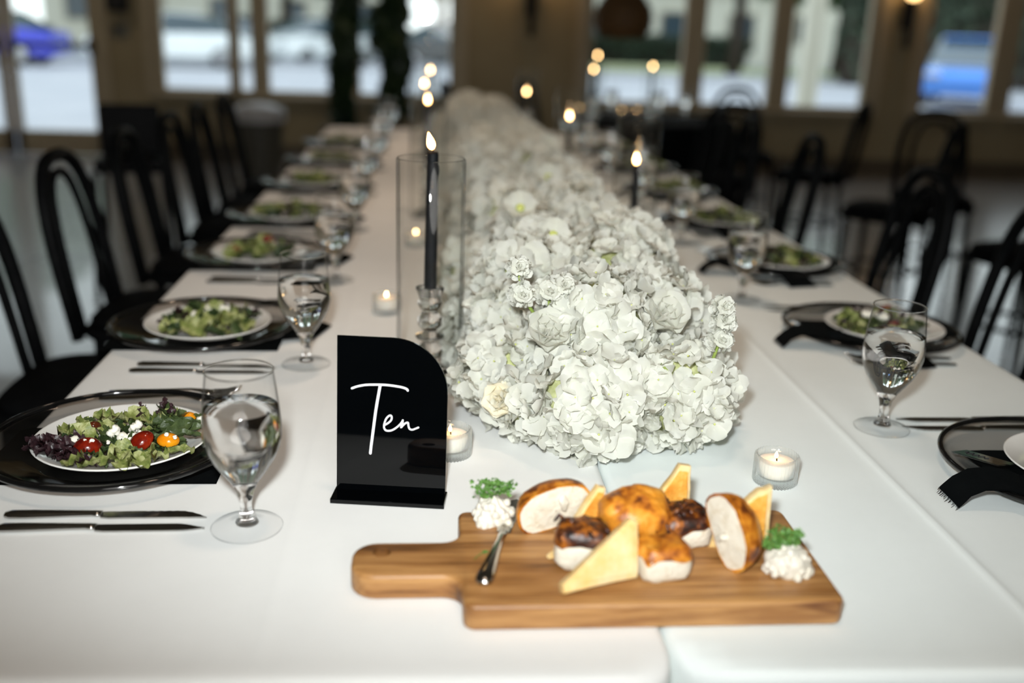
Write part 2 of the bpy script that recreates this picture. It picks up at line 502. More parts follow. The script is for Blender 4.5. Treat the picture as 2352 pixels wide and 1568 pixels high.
# ---------------------------------------------------------------- setting: room shell
WY = 9.75
XL, XR, YF, ZC = -5.6, 8.4, -3.2, 3.3
struct('floor', MB().box(((XL + XR) / 2, (YF + WY) / 2, -0.05), (XR - XL + 0.4, WY - YF + 0.4, 0.1)).mesh('floor', M_floor, False))
struct('ceiling', MB().box(((XL + XR) / 2, (YF + WY) / 2, ZC + 0.05), (XR - XL + 0.4, WY - YF + 0.4, 0.1)).mesh('ceiling', M_ceil, False))
struct('wall_left', MB().box((XL - 0.1, (YF + WY) / 2, ZC / 2), (0.2, WY - YF + 0.4, ZC)).mesh('wall_left', M_wall, False))
struct('wall_right', MB().box((XR + 0.1, (YF + WY) / 2, ZC / 2), (0.2, WY - YF + 0.4, ZC)).mesh('wall_right', M_wall, False))
struct('wall_front', MB().box(((XL + XR) / 2, YF - 0.1, ZC / 2), (XR - XL, 0.2, ZC)).mesh('wall_front', M_wall, False))

WIN_Z0, WIN_Z1 = 0.64, 2.45
OPEN = [(-4.68, -3.0, 0.0, 2.35)]                                   # double glass door
WINS = [[(-2.46, -1.83), (-1.765, -1.62), (-1.50, -0.80), (-0.66, 0.22)], [(1.53, 2.45), (2.62, 3.31), (3.47, 4.27)], [(4.84, 5.56), (5.76, 6.5)]]
for grp in WINS:
    OPEN.append((grp[0][0] - 0.06, grp[-1][1] + 0.06, WIN_Z0 - 0.05, WIN_Z1 + 0.06))
xs = sorted({XL, XR} | {o[0] for o in OPEN} | {o[1] for o in OPEN})
zs = sorted({0.0, ZC} | {o[2] for o in OPEN} | {o[3] for o in OPEN})
mb = MB()
for i in range(len(xs) - 1):
    for j in range(len(zs) - 1):
        cx, cz = (xs[i] + xs[i + 1]) / 2, (zs[j] + zs[j + 1]) / 2
        if any(o[0] < cx < o[1] and o[2] < cz < o[3] for o in OPEN):
            continue
        mb.box((cx, WY + 0.09, cz), (xs[i + 1] - xs[i], 0.18, zs[j + 1] - zs[j]))
struct('wall_back', mb.mesh('wall_back', M_wall, False))
# skirting along the back wall
for i, (a, b) in enumerate([(XL, -4.72), (-2.96, XR)]):
    struct('baseboard_back' if i == 0 else 'baseboard_back.001', MB().box(((a + b) / 2, WY - 0.012, 0.075), (b - a, 0.024, 0.15), 0.005).mesh('baseboard', M_base, False))
wn = 0
for gi, grp in enumerate(WINS):
    # one casing around each bank of windows
    x0, x1 = grp[0][0] - 0.06, grp[-1][1] + 0.06
    tr = MB()
    tr.box(((x0 + x1) / 2, WY - 0.012, WIN_Z1 + 0.10), (x1 - x0 + 0.18, 0.024, 0.09), 0.004)
    tr.box((x0 - 0.04, WY - 0.012, (WIN_Z0 + WIN_Z1) / 2), (0.08, 0.024, WIN_Z1 - WIN_Z0 + 0.12), 0.004)
    tr.box((x1 + 0.04, WY - 0.012, (WIN_Z0 + WIN_Z1) / 2), (0.08, 0.024, WIN_Z1 - WIN_Z0 + 0.12), 0.004)
    struct('trim_%d' % (gi + 1), tr.mesh('trim', M_trim, False))
    for (a, b) in grp:
        wn += 1
        root = ob('window_%d' % wn, None, None, ((a + b) / 2, WY + 0.06, WIN_Z0)); root['kind'] = 'structure'
        w, h = b - a, WIN_Z1 - WIN_Z0
        fr = MB()
        gi_ = grp.index((a, b))
        gapl = 0.06 if gi_ == 0 else (a - grp[gi_ - 1][1]) / 2
        gapr = 0.06 if gi_ == len(grp) - 1 else (grp[gi_ + 1][0] - b) / 2
        fr.box((-w / 2 - gapl / 2 + 0.01, 0, h / 2), (gapl + 0.02, 0.09, h + 0.1), 0.006)
        fr.box((w / 2 + gapr / 2 - 0.01, 0, h / 2), (gapr + 0.02, 0.09, h + 0.1), 0.006)
        fr.box((0, 0, h + 0.02), (w, 0.09, 0.07), 0.006)
        fr.box((0, 0, -0.02), (w, 0.09, 0.06), 0.006)
        ob('window_frame', fr.mesh('window_frame', M_trim, False), root)
        ob('sill', MB().box((0, -0.09, -0.045), (w + 0.14, 0.12, 0.03), 0.006).mesh('sill', M_trim, False), root)
        ob('pane', MB().box((0, 0.01, h / 2), (w, 0.006, h)).mesh('pane', M_pane, False), root)
# the double glass door
for di, (a, b) in enumerate([(-4.66, -3.85), (-3.83, -3.02)]):
    root = ob('door_%d' % (di + 1), None, None, ((a + b) / 2, WY + 0.07, 0)); root['kind'] = 'structure'
    w = b - a
    fr = MB()
    fr.box((-w / 2 + 0.035, 0, 1.16), (0.07, 0.05, 2.3), 0.006)
    fr.box((w / 2 - 0.04, 0, 1.16), (0.08, 0.05, 2.3), 0.006)
    fr.box((0, 0, 2.26), (w, 0.05, 0.1), 0.006)
    fr.box((0, 0, 0.12), (w, 0.05, 0.22), 0.006)
    ob('door_frame', fr.mesh('door_frame', M_trim, False), root)
    ob('pane', MB().box((0, 0, 1.22), (w - 0.14, 0.008, 1.98)).mesh('pane', M_pane, False), root)
    bar = MB()
    bar.box((0, -0.06, 1.0), (w - 0.1, 0.03, 0.05), 0.008)
    bar.box((-w / 2 + 0.06, -0.045, 1.0), (0.05, 0.06, 0.12), 0.008)
    bar.box((w / 2 - 0.06, -0.045, 1.0), (0.05, 0.06, 0.12), 0.008)
    ob('push_bar', bar.mesh('push_bar', M_dark_metal, False), root)
ca = MB()
ca.box((-4.72, WY - 0.012, 1.2), (0.09, 0.024, 2.4), 0.004); ca.box((-2.955, WY - 0.012, 1.2), (0.09, 0.024, 2.4), 0.004)
ca.box((-3.84, WY - 0.012, 2.44), (1.86, 0.024, 0.1), 0.004)
struct('trim_4', ca.mesh('trim', M_trim, False))
# small things on the wall by the door
t = thing('wall_speaker', 'dark rectangular wall speaker mounted high on the wall beside the glass door', 'speaker', (-2.79, WY, 1.52))
ob('cabinet', MB().box((0, -0.06, 0), (0.17, 0.12, 0.42), 0.01).mesh('cabinet', M_plastic_dark, False), t)
ob('grille', MB().box((0, -0.123, 0), (0.14, 0.008, 0.38), 0.003).mesh('grille', M_ink, False), t)
ob('bracket', MB().box((0, -0.01, 0.24), (0.06, 0.02, 0.08), 0.004).mesh('bracket', M_dark_metal, False), t)
t = thing('thermostat', 'small grey thermostat on the wall between door and first window', 'thermostat', (-2.8, WY, 1.15))
ob('housing', MB().box((0, -0.014, 0), (0.15, 0.028, 0.11), 0.006).mesh('housing', M_grey, False), t)
ob('screen', MB().box((-0.02, -0.029, 0.012), (0.07, 0.004, 0.045), 0.001).mesh('screen', M_plastic_dark, False), t)
t = thing('wall_outlet', 'grey electrical outlet low on the wall beside the glass door', 'outlet', (-2.78, WY, 0.39))
ob('cover_plate', MB().box((0, -0.004, 0), (0.08, 0.008, 0.12), 0.002).mesh('cover_plate', M_grey, False), t)
for z in (0.028, -0.028):
    ob('socket', MB().lathe([(0, 0), (0.016, 0), (0.016, 0.004), (0, 0.004)], 12, M=Matrix.Translation((0, -0.008, z)) @ Matrix.Rotation(PI / 2, 4, 'X')).mesh('socket', M_plastic_dark, False), t)
# sconces
for (x, lab) in ((0.95, 'dark bronze wall sconce on the wall behind the flower runner'), (4.58, 'dark bronze wall sconce between the two banks of windows by the blue car')):
    t = thing('wall_sconce', lab, 'sconce', (x, WY, 1.45), group='wall sconces')
    ob('back_plate', MB().box((0, -0.012, 0.1), (0.11, 0.024, 0.3), 0.008).mesh('back_plate', M_dark_metal, False), t)
    ob('arm', MB().tube([(0, -0.02, 0.06), (0, -0.07, 0.05), (0, -0.1, 0.08)], 0.014, 8).mesh('arm', M_dark_metal), t)
    ob('stem', MB().lathe([(0, -0.24), (0.018, -0.24), (0.032, -0.2), (0.036, 0.0), (0.045, 0.18), (0.06, 0.22), (0, 0.22)], 16, M=Matrix.Translation((0, -0.1, 0))).mesh('stem', M_dark_metal), t)
    ob('globe', MB().blob((0, -0.1, 0.30), (0.07, 0.07, 0.085), n=16, m=10).mesh('globe', M_bulb), t)
    lamp('sconce_light', 'POINT', (x, WY - 0.2, 1.86), 3.5, (1, 0.6, 0.25), 0.05)

# ---------------------------------------------------------------- outside
def far_struct(name, me, **kw):
    return struct(name, me, **kw)
far_struct('ground', MB().box((2, 21, -0.15), (120, 22.3, 0.1)).mesh('ground', M_ground, False))
far_struct('street', MB().box((2, 52, -0.16), (160, 39.7, 0.1)).mesh('street', M_asphalt, False))
far_struct('kerb', MB().box((2, 32.2, -0.06), (160, 0.3, 0.2), 0.03).mesh('kerb', M_ground, False))
far_struct('lawn', MB().box((14, 37.5, -0.08), (26, 9, 0.1)).mesh('lawn', M_lawn, False))


def car(name, label, loc, rz, paint, L=4.4, Wd=1.8, H=1.45):
    t = thing(name, label, 'car', loc, (0, 0, rz))
    prof = [(-L / 2, 0.35), (-L / 2 - 0.02, 0.62), (-L / 2 + 0.1, 0.82), (-L / 4 - 0.15, 0.95), (L * 0.36, 0.98), (L / 2 - 0.05, 0.86), (L / 2, 0.6), (L / 2 - 0.02, 0.32)]
    rows = []
    for k, s_ in enumerate((-1, -0.97, -0.8, 0, 0.8, 0.97, 1)):
        q = 0.82 if abs(s_) == 1 else (0.96 if abs(s_) == 0.97 else 1.0)
        rows.append([(x * (0.97 + 0.03 * q), s_ * Wd / 2, 0.3 + (z - 0.3) * q) for x, z in prof])
    b = MB().grid(rows)
    n = len(prof)
    b.f.append(tuple(range(n))); b.mi.append(0)
    b.f.append(tuple(range((len(rows) - 1) * n, len(rows) * n))[::-1]); b.mi.append(0)
    b.box((0, 0, 0.34), (L * 0.96, Wd * 0.94, 0.14), 0.03)
    ob('body', b.mesh('body', paint, True, 35), t)
    cp = [(-L / 4 - 0.25, 0.93), (-0.35, H - 0.04), (0.1, H), (L * 0.24, H - 0.08), (L * 0.42, 0.95)]
    rows = [[(x * (1 if abs(s_) < 1 else 0.97), s_ * Wd * (0.40 if z > 1.1 else 0.46), z) for x, z in cp] for s_ in (-1, -0.9, 0, 0.9, 1)]
    c = MB().grid(rows)
    n = len(cp)
    c.f.append(tuple(range(n))); c.mi.append(0)
    c.f.append(tuple(range(4 * n, 5 * n))[::-1]); c.mi.append(0)
    ob('cabin_glass', c.mesh('cabin_glass', M_carglass, True, 30), t)
    ob('roof_panel', MB().box((0.22, 0, H), (L * 0.30, Wd * 0.74, 0.05), 0.02).mesh('roof_panel', paint, True, 40), t)
    for sx in (-0.31, 0.31):
        for sy in (-1, 1):
            Mw = Matrix.Translation((sx * L, sy * (Wd / 2 - 0.1), 0.32)) @ Matrix.Rotation(PI / 2, 4, 'X')
            w = ob('wheel', MB().lathe([(0, -0.1), (0.26, -0.1), (0.32, -0.07), (0.32, 0.07), (0.26, 0.1), (0, 0.1)], 20, M=Mw).mesh('wheel', M_tyre, True, 40), t)
            ob('hubcap', MB().lathe([(0, -0.115), (0.17, -0.108), (0.19, -0.09), (0.19, 0.09), (0.17, 0.108), (0, 0.115)], 14, M=Mw).mesh('hubcap', M_rimmetal, True, 40), w)
    for sy in (-1, 1):
        ob('headlight', MB().box((-L / 2 + 0.02, sy * 0.62, 0.68), (0.1, 0.32, 0.12), 0.03).mesh('headlight', M_rimmetal, True, 40), t)
    return t


def paint(name, c, c2):
    return principled(name, c, 0.25, color2=c2, nscale=2, coat=0.8)
P_blue = principled('bright_blue_car_paint', srgb(80, 140, 225), 0.22, 0.65, color2=srgb(86, 146, 230), nscale=2, coat=1.0)
P_royal = paint('royal_blue_car_paint', srgb(20, 40, 190), srgb(24, 44, 200))
P_white = paint('white_car_paint', srgb(236, 240, 240), srgb(230, 234, 234))
P_teal = paint('dark_teal_car_paint', srgb(40, 78, 92), srgb(44, 84, 98))
P_black = paint('black_car_paint', srgb(26, 30, 34), srgb(30, 34, 38))
car('car', 'bright blue car parked outside the window beyond the second sconce', (12.75, 23.4, -0.1), math.radians(58), P_blue, H=1.5)
car('car', 'pale silver car partly seen in the last window', (18.4, 27.4, -0.1), math.radians(70), P_white)
car('car', 'white car parked outside the first window after the door', (-7.2, 30.0, -0.1), math.radians(8), P_white)
car('car', 'royal blue car seen low through the glass door', (-11.9, 28.4, -0.1), math.radians(3), P_royal)
car('car', 'dark car standing behind the royal blue car across from the door', (-15.8, 31.9, -0.1), math.radians(2), P_black)
car('car', 'dark teal car outside the second window', (-6.3, 36.6, -0.1), math.radians(96), P_teal)
car('car', 'white car outside the second window beside the teal car', (-3.6, 34.6, -0.1), math.radians(50), P_white)
car('car', 'black car outside the window behind the tall plant', (0.5, 33.5, -0.1), math.radians(20), P_black)


def leaf_cloud(n, rad, c, size, seed, shell=0.55):
    r = random.Random(seed)
    m = MB()
    for _ in range(n):
        d = Vector((r.gauss(0, 1), r.gauss(0, 1), r.gauss(0, 1))).normalized() * (shell + (1 - shell) * r.random())
        p = Vector(c) + Vector((d.x * rad[0], d.y * rad[1], d.z * rad[2]))
        s_ = size * (0.6 + 0.8 * r.random())
        E_ = Euler((r.uniform(0, 6.3), r.uniform(0, 6.3), r.uniform(0, 6.3))).to_matrix().to_4x4()
        m.add([(-0.5 * s_, 0, 0), (0, -0.28 * s_, 0.06 * s_), (0.5 * s_, 0, 0), (0, 0.28 * s_, 0.06 * s_)], [(0, 1, 2, 3)], 0, Matrix.Translation(p) @ E_)
    return m


def tree(label, loc, h, cr, seed, n=1500, ls=0.5):
    t = thing('street_tree', label, 'tree', loc, group='trees outside')
    ob('trunk', MB().tube([(0, 0, 0), (0.1, 0.05, h * 0.35), (-0.05, 0, h * 0.62), (0.1, 0.1, h * 0.9)], [0.26, 0.2, 0.16, 0.05], 10).mesh('trunk', M_bark), t)
    m = leaf_cloud(n, (cr, cr, cr * 0.75), (0, 0, h * 0.8), ls, seed)
    for k in range(3):
        a = k * 2.1 + seed
        m2 = leaf_cloud(n // 3, (cr * 0.6, cr * 0.6, cr * 0.5), (cr * 0.7 * math.cos(a), cr * 0.7 * math.sin(a), h * 0.62), ls, seed + k + 1)
        m.add(m2.v, m2.f)
    ob('foliage', m.mesh('foliage', M_tree, False), t, kind='stuff')
for _lab, _p, _h, _c, _sd in (('broad shade tree across the street beyond the glass door', (-17.5, 44, -0.1), 9.0, 4.2, 61), ('broad shade tree across the street beyond the door frame', (-9.0, 67.5, -0.1), 14.0, 5.0, 63)):
    tree(_lab, _p, _h, _c, _sd, 5200, 0.9)
tree('tall street tree outside between the door and the first window', (-9.5, 36, -0.1), 5.6, 2.4, 3)
tree('round street tree beyond the white car outside', (-6.0, 44.5, -0.1), 6.0, 2.6, 5)
tree('street tree outside behind the tall indoor plant', (0.4, 39, -0.1), 5.6, 2.5, 9, 2200)
tree('slim street tree outside the middle window of the three', (5.2, 36, -0.1), 5.8, 2.0, 12)
tree('street tree with thick trunk outside the third window of the three', (10.2, 34, -0.1), 6.0, 1.7, 15)
tree('dense street tree behind the bright blue car', (15.2, 37.5, -0.1), 6.2, 2.9, 18, 2600)
tree('dense street tree at the edge of the last window', (23.5, 38, -0.1), 6.2, 3.0, 21, 2600)


def house(label, loc, w, d, h, ncol):
    t = thing('house', label, 'building', loc)
    ob('wall', MB().box((0, 0, h / 2), (w, d, h)).mesh('wall', M_stucco, False), t)
    rf = MB(); rf.prism([(-w / 2 - 0.5, h), (w / 2 + 0.5, h), (0, h + 1.8)], -d / 2 - 0.4, d / 2 + 0.4)
    rf.v = [(x, z, y) for x, y, z in rf.v]
    ob('roof', rf.mesh('roof', M_roof, False), t)
    for i in range(ncol):
        x = -w / 2 + w * (i + 0.5) / ncol
        f = ob('window', MB().box((x, -d / 2, 1.7), (1.3, 0.12, 1.3), 0.02).mesh('window', M_trim, False), t)
        ob('pane', MB().box((x, -d / 2 - 0.05, 1.7), (1.1, 0.06, 1.1)).mesh('pane', M_carglass, False), f)
def hedge(label, x0, x1, y, h, d, seed, n):
    t = thing('hedge', label, 'hedge', ((x0 + x1) / 2, y, -0.1))
    m = MB(); r = random.Random(seed)
    for _ in range(n):
        p = Vector((r.uniform(x0, x1) - (x0 + x1) / 2, r.uniform(-d, d) / 2, h * math.sqrt(r.random()) * (0.85 + 0.15 * r.random())))
        s_ = 0.35 * (0.6 + 0.8 * r.random())
        m.add([(-0.5 * s_, 0, 0), (0, -0.28 * s_, 0.06 * s_), (0.5 * s_, 0, 0), (0, 0.28 * s_, 0.06 * s_)], [(0, 1, 2, 3)], 0, Matrix.Translation(p) @ Euler((r.uniform(0, 6.3), r.uniform(0, 6.3), r.uniform(0, 6.3))).to_matrix().to_4x4())
    ob('leaves', m.mesh('leaves', M_hedge, False), t, kind='stuff')
    ob('branches', MB().box((0, 0, h * 0.4), ((x1 - x0) * 0.98, d * 0.5, h * 0.8), 0.2).mesh('branches', M_bark, False), t)
hedge('dark clipped hedge across the lawn before the cream house', 5.5, 13.5, 43.0, 1.25, 1.0, 4, 2600)
hedge('tall dark hedge behind the bright blue car', 12.8, 27.0, 31.5, 3.4, 1.2, 6, 5600)
hedge('dark hedge along the street behind the teal car', -9.5, -2.0, 47.5, 1.3, 1.0, 8, 2000)
t = thing('porch_post', 'white porch post standing outside the third window of the three', 'post', (2.0, 2.0, -0.1))
t.location = (POST_X, 12.5, -0.1)
ob('shaft', MB().lathe([(0, 0), (0.13, 0), (0.13, 3.1), (0, 3.1)], 20).mesh('shaft', M_stucco, True, 40), t)
ob('plinth', MB().box((0, 0, 0.12), (0.36, 0.36, 0.24), 0.02).mesh('plinth', M_stucco, False), t)
house('long cream house across the street behind the first windows', (-10, 56, -0.1), 17, 8, 4.2, 5)
house('cream house across the lawn behind the middle windows', (13, 52, -0.1), 13, 8, 3.4, 4)
house('low cream house far beyond the last window', (32, 52, -0.1), 14, 8, 3.6, 4)

# ---------------------------------------------------------------- tables and cloths
TX0, TXM, TX1, TY0, TY1, TZ = -0.538, 0.229, 1.02, 0.748, 5.55, 0.75


def banquet_table(label, x0, x1, y0, y1):
    t = thing('banquet_table', label, 'table', ((x0 + x1) / 2, (y0 + y1) / 2, 0), group='banquet tables under the white cloths')
    w, l = x1 - x0, y1 - y0
    ob('tabletop', MB().box((0, 0, TZ - 0.028), (w, l, 0.03), 0.008).mesh('tabletop', M_trim, False), t)
    for sx in (-1, 1):
        for sy in (-1, 1):
            ob('leg', MB().tube([(sx * (w / 2 - 0.14), sy * (l / 2 - 0.2), 0), (sx * (w / 2 - 0.14), sy * (l / 2 - 0.2), TZ - 0.04)], 0.014, 8).mesh('leg', M_dark_metal), t)
for nm, x0, x1 in (('door-side', TX0, TXM), ('far-side', TXM, TX1)):
    for k in range(3):
        a = TY0 + 0.02 + k * 1.59
        banquet_table('%s banquet table hidden under its white cloth, %s in the row' % (nm, ORD[k]), x0 + 0.012, x1 - 0.012, a, a + 1.58)


def cloth(x0, x1, y0, y1, drop, r0, fillet, crease_x, crease_y, seed, cz=0.0016, skew=0.0):
    ix0, ix1, iy0, iy1 = x0 + r0 + fillet, x1 - r0 - fillet, y0 + r0 + fillet, y1 - r0 - fillet
    ov = r0 + fillet * 1.571 + drop
    def samples(a, b, crs, n):
        edge = [0, r0 * 0.6, r0, r0 + fillet * 0.4, r0 + fillet * 0.8, r0 + fillet * 1.2, r0 + fillet * 1.571, r0 + fillet * 1.571 + drop * 0.25, r0 + fillet * 1.571 + drop * 0.6, ov]
        s_ = [a - e for e in edge[::-1]]
        inner = [a + (b - a) * i / n for i in range(1, n)]
        for c in crs:
            inner += [c - 0.03, c - 0.012, c - 0.005, c, c + 0.005, c + 0.012, c + 0.03]
        s_ += sorted(inner) + [b + e for e in edge]
        return s_
    X = samples(ix0, ix1, crease_x, 14)
    Y = samples(iy0, iy1, crease_y, 60)
    rows = []
    for y in Y:
        row = []
        for x in X:
            qx, qy = min(max(x, ix0), ix1), min(max(y, iy0), iy1)
            dx, dy = x - qx, y - qy
            d = math.hypot(dx, dy)
            z = TZ
            if d < 1e-9:
                px, py = x, y
                for c in crease_x:
                    z += cz * math.exp(-((x - c) / 0.005) ** 2) - 0.0 * abs(x - c)
                for c in crease_y:
                    z += cz * 0.6 * math.exp(-((y - c) / 0.006) ** 2)
                z += 0.0006 * mnoise.noise(Vector((x * 5, y * 3, seed)))
            else:
                ux, uy = dx / d, dy / d
                d = min(d, ov)
                if d <= r0:
                    o = d
                elif d <= r0 + fillet * 1.571:
                    a = (d - r0) / fillet
                    o = r0 + fillet * math.sin(a); z = TZ - fillet * (1 - math.cos(a))
                else:
                    q = d - r0 - fillet * 1.571
                    o = r0 + fillet + 0.012 * (q / drop) * math.sin((x + y) * 19 + seed) * (0 if (ux > 0.4 and x1 < 0.5) or (ux < -0.4 and x0 > 0) else 1)
                    z = TZ - fillet - q
                px, py = qx + ux * o, qy + uy * o
            py += skew * (px - x0) * max(0.0, 1 - (py - y0) / 0.6)
            row.append((px, py, z))
        rows.append(row)
    return MB().grid(rows)
cl = ob('tablecloth', cloth(TX0, TXM - 0.001, 0.757, TY1, 0.24, 0.035, 0.010, [-0.149], [1.92], 1.0, 0.0010, -0.03).mesh('tablecloth', M_cloth))
tag(cl, 'white tablecloth under the black table sign and the plates by the glass door', 'tablecloth', 'white tablecloths on the long table')
cr = ob('tablecloth', cloth(TXM + 0.001, TX1, 0.742, TY1, 0.24, 0.045, 0.010, [0.603], [2.35], 4.0, 0.0030, -0.02).mesh('tablecloth', M_cloth2))
tag(cr, 'cooler white tablecloth with a sharp ironed crease, away from the glass door', 'tablecloth', 'white tablecloths on the long table')

# ---------------------------------------------------------------- chairs
def arch(w, h0, h1, lean, n=22, xb=-0.185, pinch=0.0):
    pts = []
    for i in range(n + 1):
        a = PI * i / n
        s_ = max(0.0, math.sin(a))
        z = h0 + (h1 - h0) * s_ ** 0.62
        y = -w * math.cos(a)
        y = math.copysign(w * abs(math.cos(a)) ** 0.72, -math.cos(a))
        y *= 1 - pinch * (1 - s_)
        pts.append((xb - lean * (z - h0), y, z))
    return pts


def chair_meshes():
    d = {}
    def slab(prof, power=0.55, n=36):
        rows = []
        for r_, z_ in prof:
            r_ = max(r_, 0.001)
            rows.append([(r_ * math.copysign(abs(math.cos(2 * PI * k / n)) ** power, math.cos(2 * PI * k / n)), r_ * 0.96 * math.copysign(abs(math.sin(2 * PI * k / n)) ** power, math.sin(2 * PI * k / n)), z_) for k in range(n)])
        return MB().grid(rows, close=True)
    d['seat'] = slab([(0, 0.448), (0.185, 0.448), (0.208, 0.455), (0.212, 0.466), (0.206, 0.478), (0, 0.478)]).mesh('seat', M_black_seat)
    d['cushion'] = slab([(0, 0.4785), (0.180, 0.4785), (0.194, 0.488), (0.196, 0.500), (0.184, 0.512), (0.10, 0.518), (0, 0.519)]).mesh('cushion', M_black_seat)
    d['outer_hoop'] = MB().tube(arch(0.196, 0.455, 0.925, 0.17, 26, -0.200, 0.12), 0.0185, 8).mesh('outer_hoop', M_black_wood)
    d['inner_hoop'] = MB().tube(arch(0.112, 0.45, 0.880, 0.17, 22, -0.205), 0.0125, 8).mesh('inner_hoop', M_black_wood)
    d['stretcher'] = MB().tube([(0.165 * math.cos(a * 2 * PI / 24), 0.165 * math.sin(a * 2 * PI / 24), 0.2) for a in range(24)], 0.010, 8, closed=True).mesh('stretcher', M_black_wood)
    for i, (sx, sy) in enumerate(((1, 1), (1, -1), (-1, 1), (-1, -1))):
        d['leg%d' % i] = MB().tube([(sx * 0.150, sy * 0.155, 0.455), (sx * 0.155, sy * 0.158, 0.2), (sx * 0.165, sy * 0.165, 0.0)], [0.017, 0.015, 0.011], 8).mesh('leg', M_black_wood)
    return d
CHM = chair_meshes()


def bent_chair(label, x, y, rz, group):
    t = thing('bentwood_chair', label, 'chair', (x, y, 0), (0, 0, rz), group)
    for k, me in CHM.items():
        ob('leg' if k.startswith('leg') else k, me, t)
    return t
for i, y in enumerate((2.18, 2.80, 3.42, 4.02, 4.52, 5.10)):
    bent_chair('black bentwood chair on the glass-door side of the long table, %s from the front' % ORD[i], -0.725, y, rnd.uniform(-0.05, 0.05), 'chairs on the door side of the long table')
for i, y in enumerate((2.28, 2.86, 3.84, 4.60, 5.12)):
    bent_chair('black bentwood chair on the side away from the door, %s from the front' % ORD[i], 1.22, y, PI + rnd.uniform(-0.1, 0.1), 'chairs on the far side of the long table')
# chairs around the other tables
bent_chair('black bentwood chair seen edge-on below the second sconce', 2.28, 4.75, PI / 2 + 0.85, 'chairs around other tables')
bent_chair('black bentwood chair facing forward under the bright blue car window', 2.70, 5.12, -PI / 2 - 0.3, 'chairs around other tables')
bent_chair('black bentwood chair turned away at the edge of the view under the last window', 2.42, 3.75, PI / 2 + 0.3, 'chairs around other tables')
bent_chair('black bentwood chair with its hoop against the bright middle window', 2.22, 6.95, -PI / 2, 'chairs around other tables')
bent_chair('black bentwood chair on the near side of the round black table', 1.66, 5.72, PI / 2, 'chairs around other tables')
bent_chair('black bentwood chair turned edge-on beside the round black table', 2.36, 6.02, PI * 0.80, 'chairs around other tables')
bent_chair('black bentwood chair behind the far end of the flower runner', 0.38, 6.9, 0.2, 'chairs around other tables')
bent_chair('black bentwood chair beside the tall plant end, behind the sconce-side candles', 0.95, 7.35, -0.5, 'chairs around other tables')
t = thing('bar_stool', 'square black stool back beyond the third chair on the door side', 'stool', (-1.40, 4.9, 0), (0, 0, 0.15))
ob('seat', MB().box((0, 0, 0.62), (0.30, 0.34, 0.06), 0.015).mesh('seat', M_plastic_dark, False), t)
ob('backrest', MB().box((-0.02, 0.17, 0.76), (0.28, 0.04, 0.24), 0.012).mesh('backrest', M_plastic_dark, False), t)
for sx in (-1, 1):
    for sy in (-1, 1):
        ob('leg', MB().tube([(sx * 0.15, sy * 0.15, 0.6), (sx * 0.18, sy * 0.18, 0)], 0.014, 8).mesh('leg', M_plastic_dark), t)
t = thing('waste_bin', 'grey waste bin with a white liner standing by the back wall', 'bin', (-1.42, 8.7, 0))
ob('bin_body', MB().lathe([(0, 0.01), (0.17, 0.01), (0.2, 0.5), (0.21, 0.56), (0.2, 0.56), (0.185, 0.5), (0.16, 0.03), (0, 0.03)], 24).mesh('bin_body', M_greybin, True, 40), t)
lm = MB().lathe([(0.186, 0.46), (0.205, 0.572), (0.216, 0.575), (0.222, 0.56), (0.22, 0.47)], 28, ribs=9, ramp=0.012)
lm.blob((0, 0, 0.56), (0.18, 0.18, 0.06), 0.03, 12, 18, 8)
ob('liner', lm.mesh('liner', M_liner), t)

# round table under a black cloth, with its candles and glasses
RT = Vector((1.45, 6.65, 0))
t = thing('round_table', 'round table under a black cloth beyond the long table', 'table', RT)
ob('tabletop', MB().lathe([(0, 0.715), (0.56, 0.715), (0.56, 0.742), (0, 0.742)], 40).mesh('tabletop', M_trim, True, 40), t)
ob('pedestal', MB().lathe([(0, 0), (0.3, 0), (0.3, 0.03), (0.06, 0.08), (0.05, 0.7), (0, 0.715)], 20).mesh('pedestal', M_dark_metal, True, 40), t)
cm = []
for r_, z_ in ((0.0, 0.75), (0.3, 0.75), (0.52, 0.75), (0.568, 0.747), (0.58, 0.73), (0.585, 0.6), (0.59, 0.4), (0.60, 0.2)):
    amp = max(0, 0.73 - z_) * 0.10
    if r_ == 0:
        r_ = 0.001
    cm.append([((r_ + amp * math.sin(a * 2 * PI / 96 * 14)) * math.cos(a * 2 * PI / 96), (r_ + amp * math.sin(a * 2 * PI / 96 * 14)) * math.sin(a * 2 * PI / 96), z_) for a in range(96)])
tag(ob('tablecloth', MB().grid(cm, close=True).mesh('tablecloth', M_black_cloth), loc=RT), 'black cloth draped over the round table', 'tablecloth')

# ---------------------------------------------------------------- plant and pendant
def potted(label, x, y, h, w, seed, n):
    t = thing('potted_plant', label, 'plant', (x, y, 0))
    ob('pot', MB().lathe([(0, 0), (0.16, 0), (0.2, 0.36), (0.21, 0.4), (0.19, 0.4), (0.18, 0.36), (0, 0.35)], 22).mesh('pot', M_plastic_dark, True, 40), t)
    ob('stem', MB().tube([(0, 0, 0.34), (0.03, 0, h * 0.5), (-0.03, 0.03, h * 0.9)], [0.025, 0.02, 0.01], 8).mesh('stem', M_bark), t)
    m = MB()
    rr = random.Random(seed)
    for k in range(5):
        c = leaf_cloud(n // 5, (w * rr.uniform(0.6, 1), w * rr.uniform(0.6, 1), h * 0.2), (rr.uniform(-0.5, 0.5) * w, rr.uniform(-0.5, 0.5) * w, 0.5 + (h - 0.6) * k / 4), 0.17, seed + k, 0.3)
        m.add(c.v, c.f)
    ob('leaves', m.mesh('leaves', M_plant, False), t, kind='stuff')
potted('tall dark green potted plant before the window beside the sconce wall', -0.72, 8.95, 1.62, 0.15, 31, 900)
potted('bushy dark potted plant next to the tall one, under the third window', -0.30, 8.80, 1.55, 0.14, 41, 800)
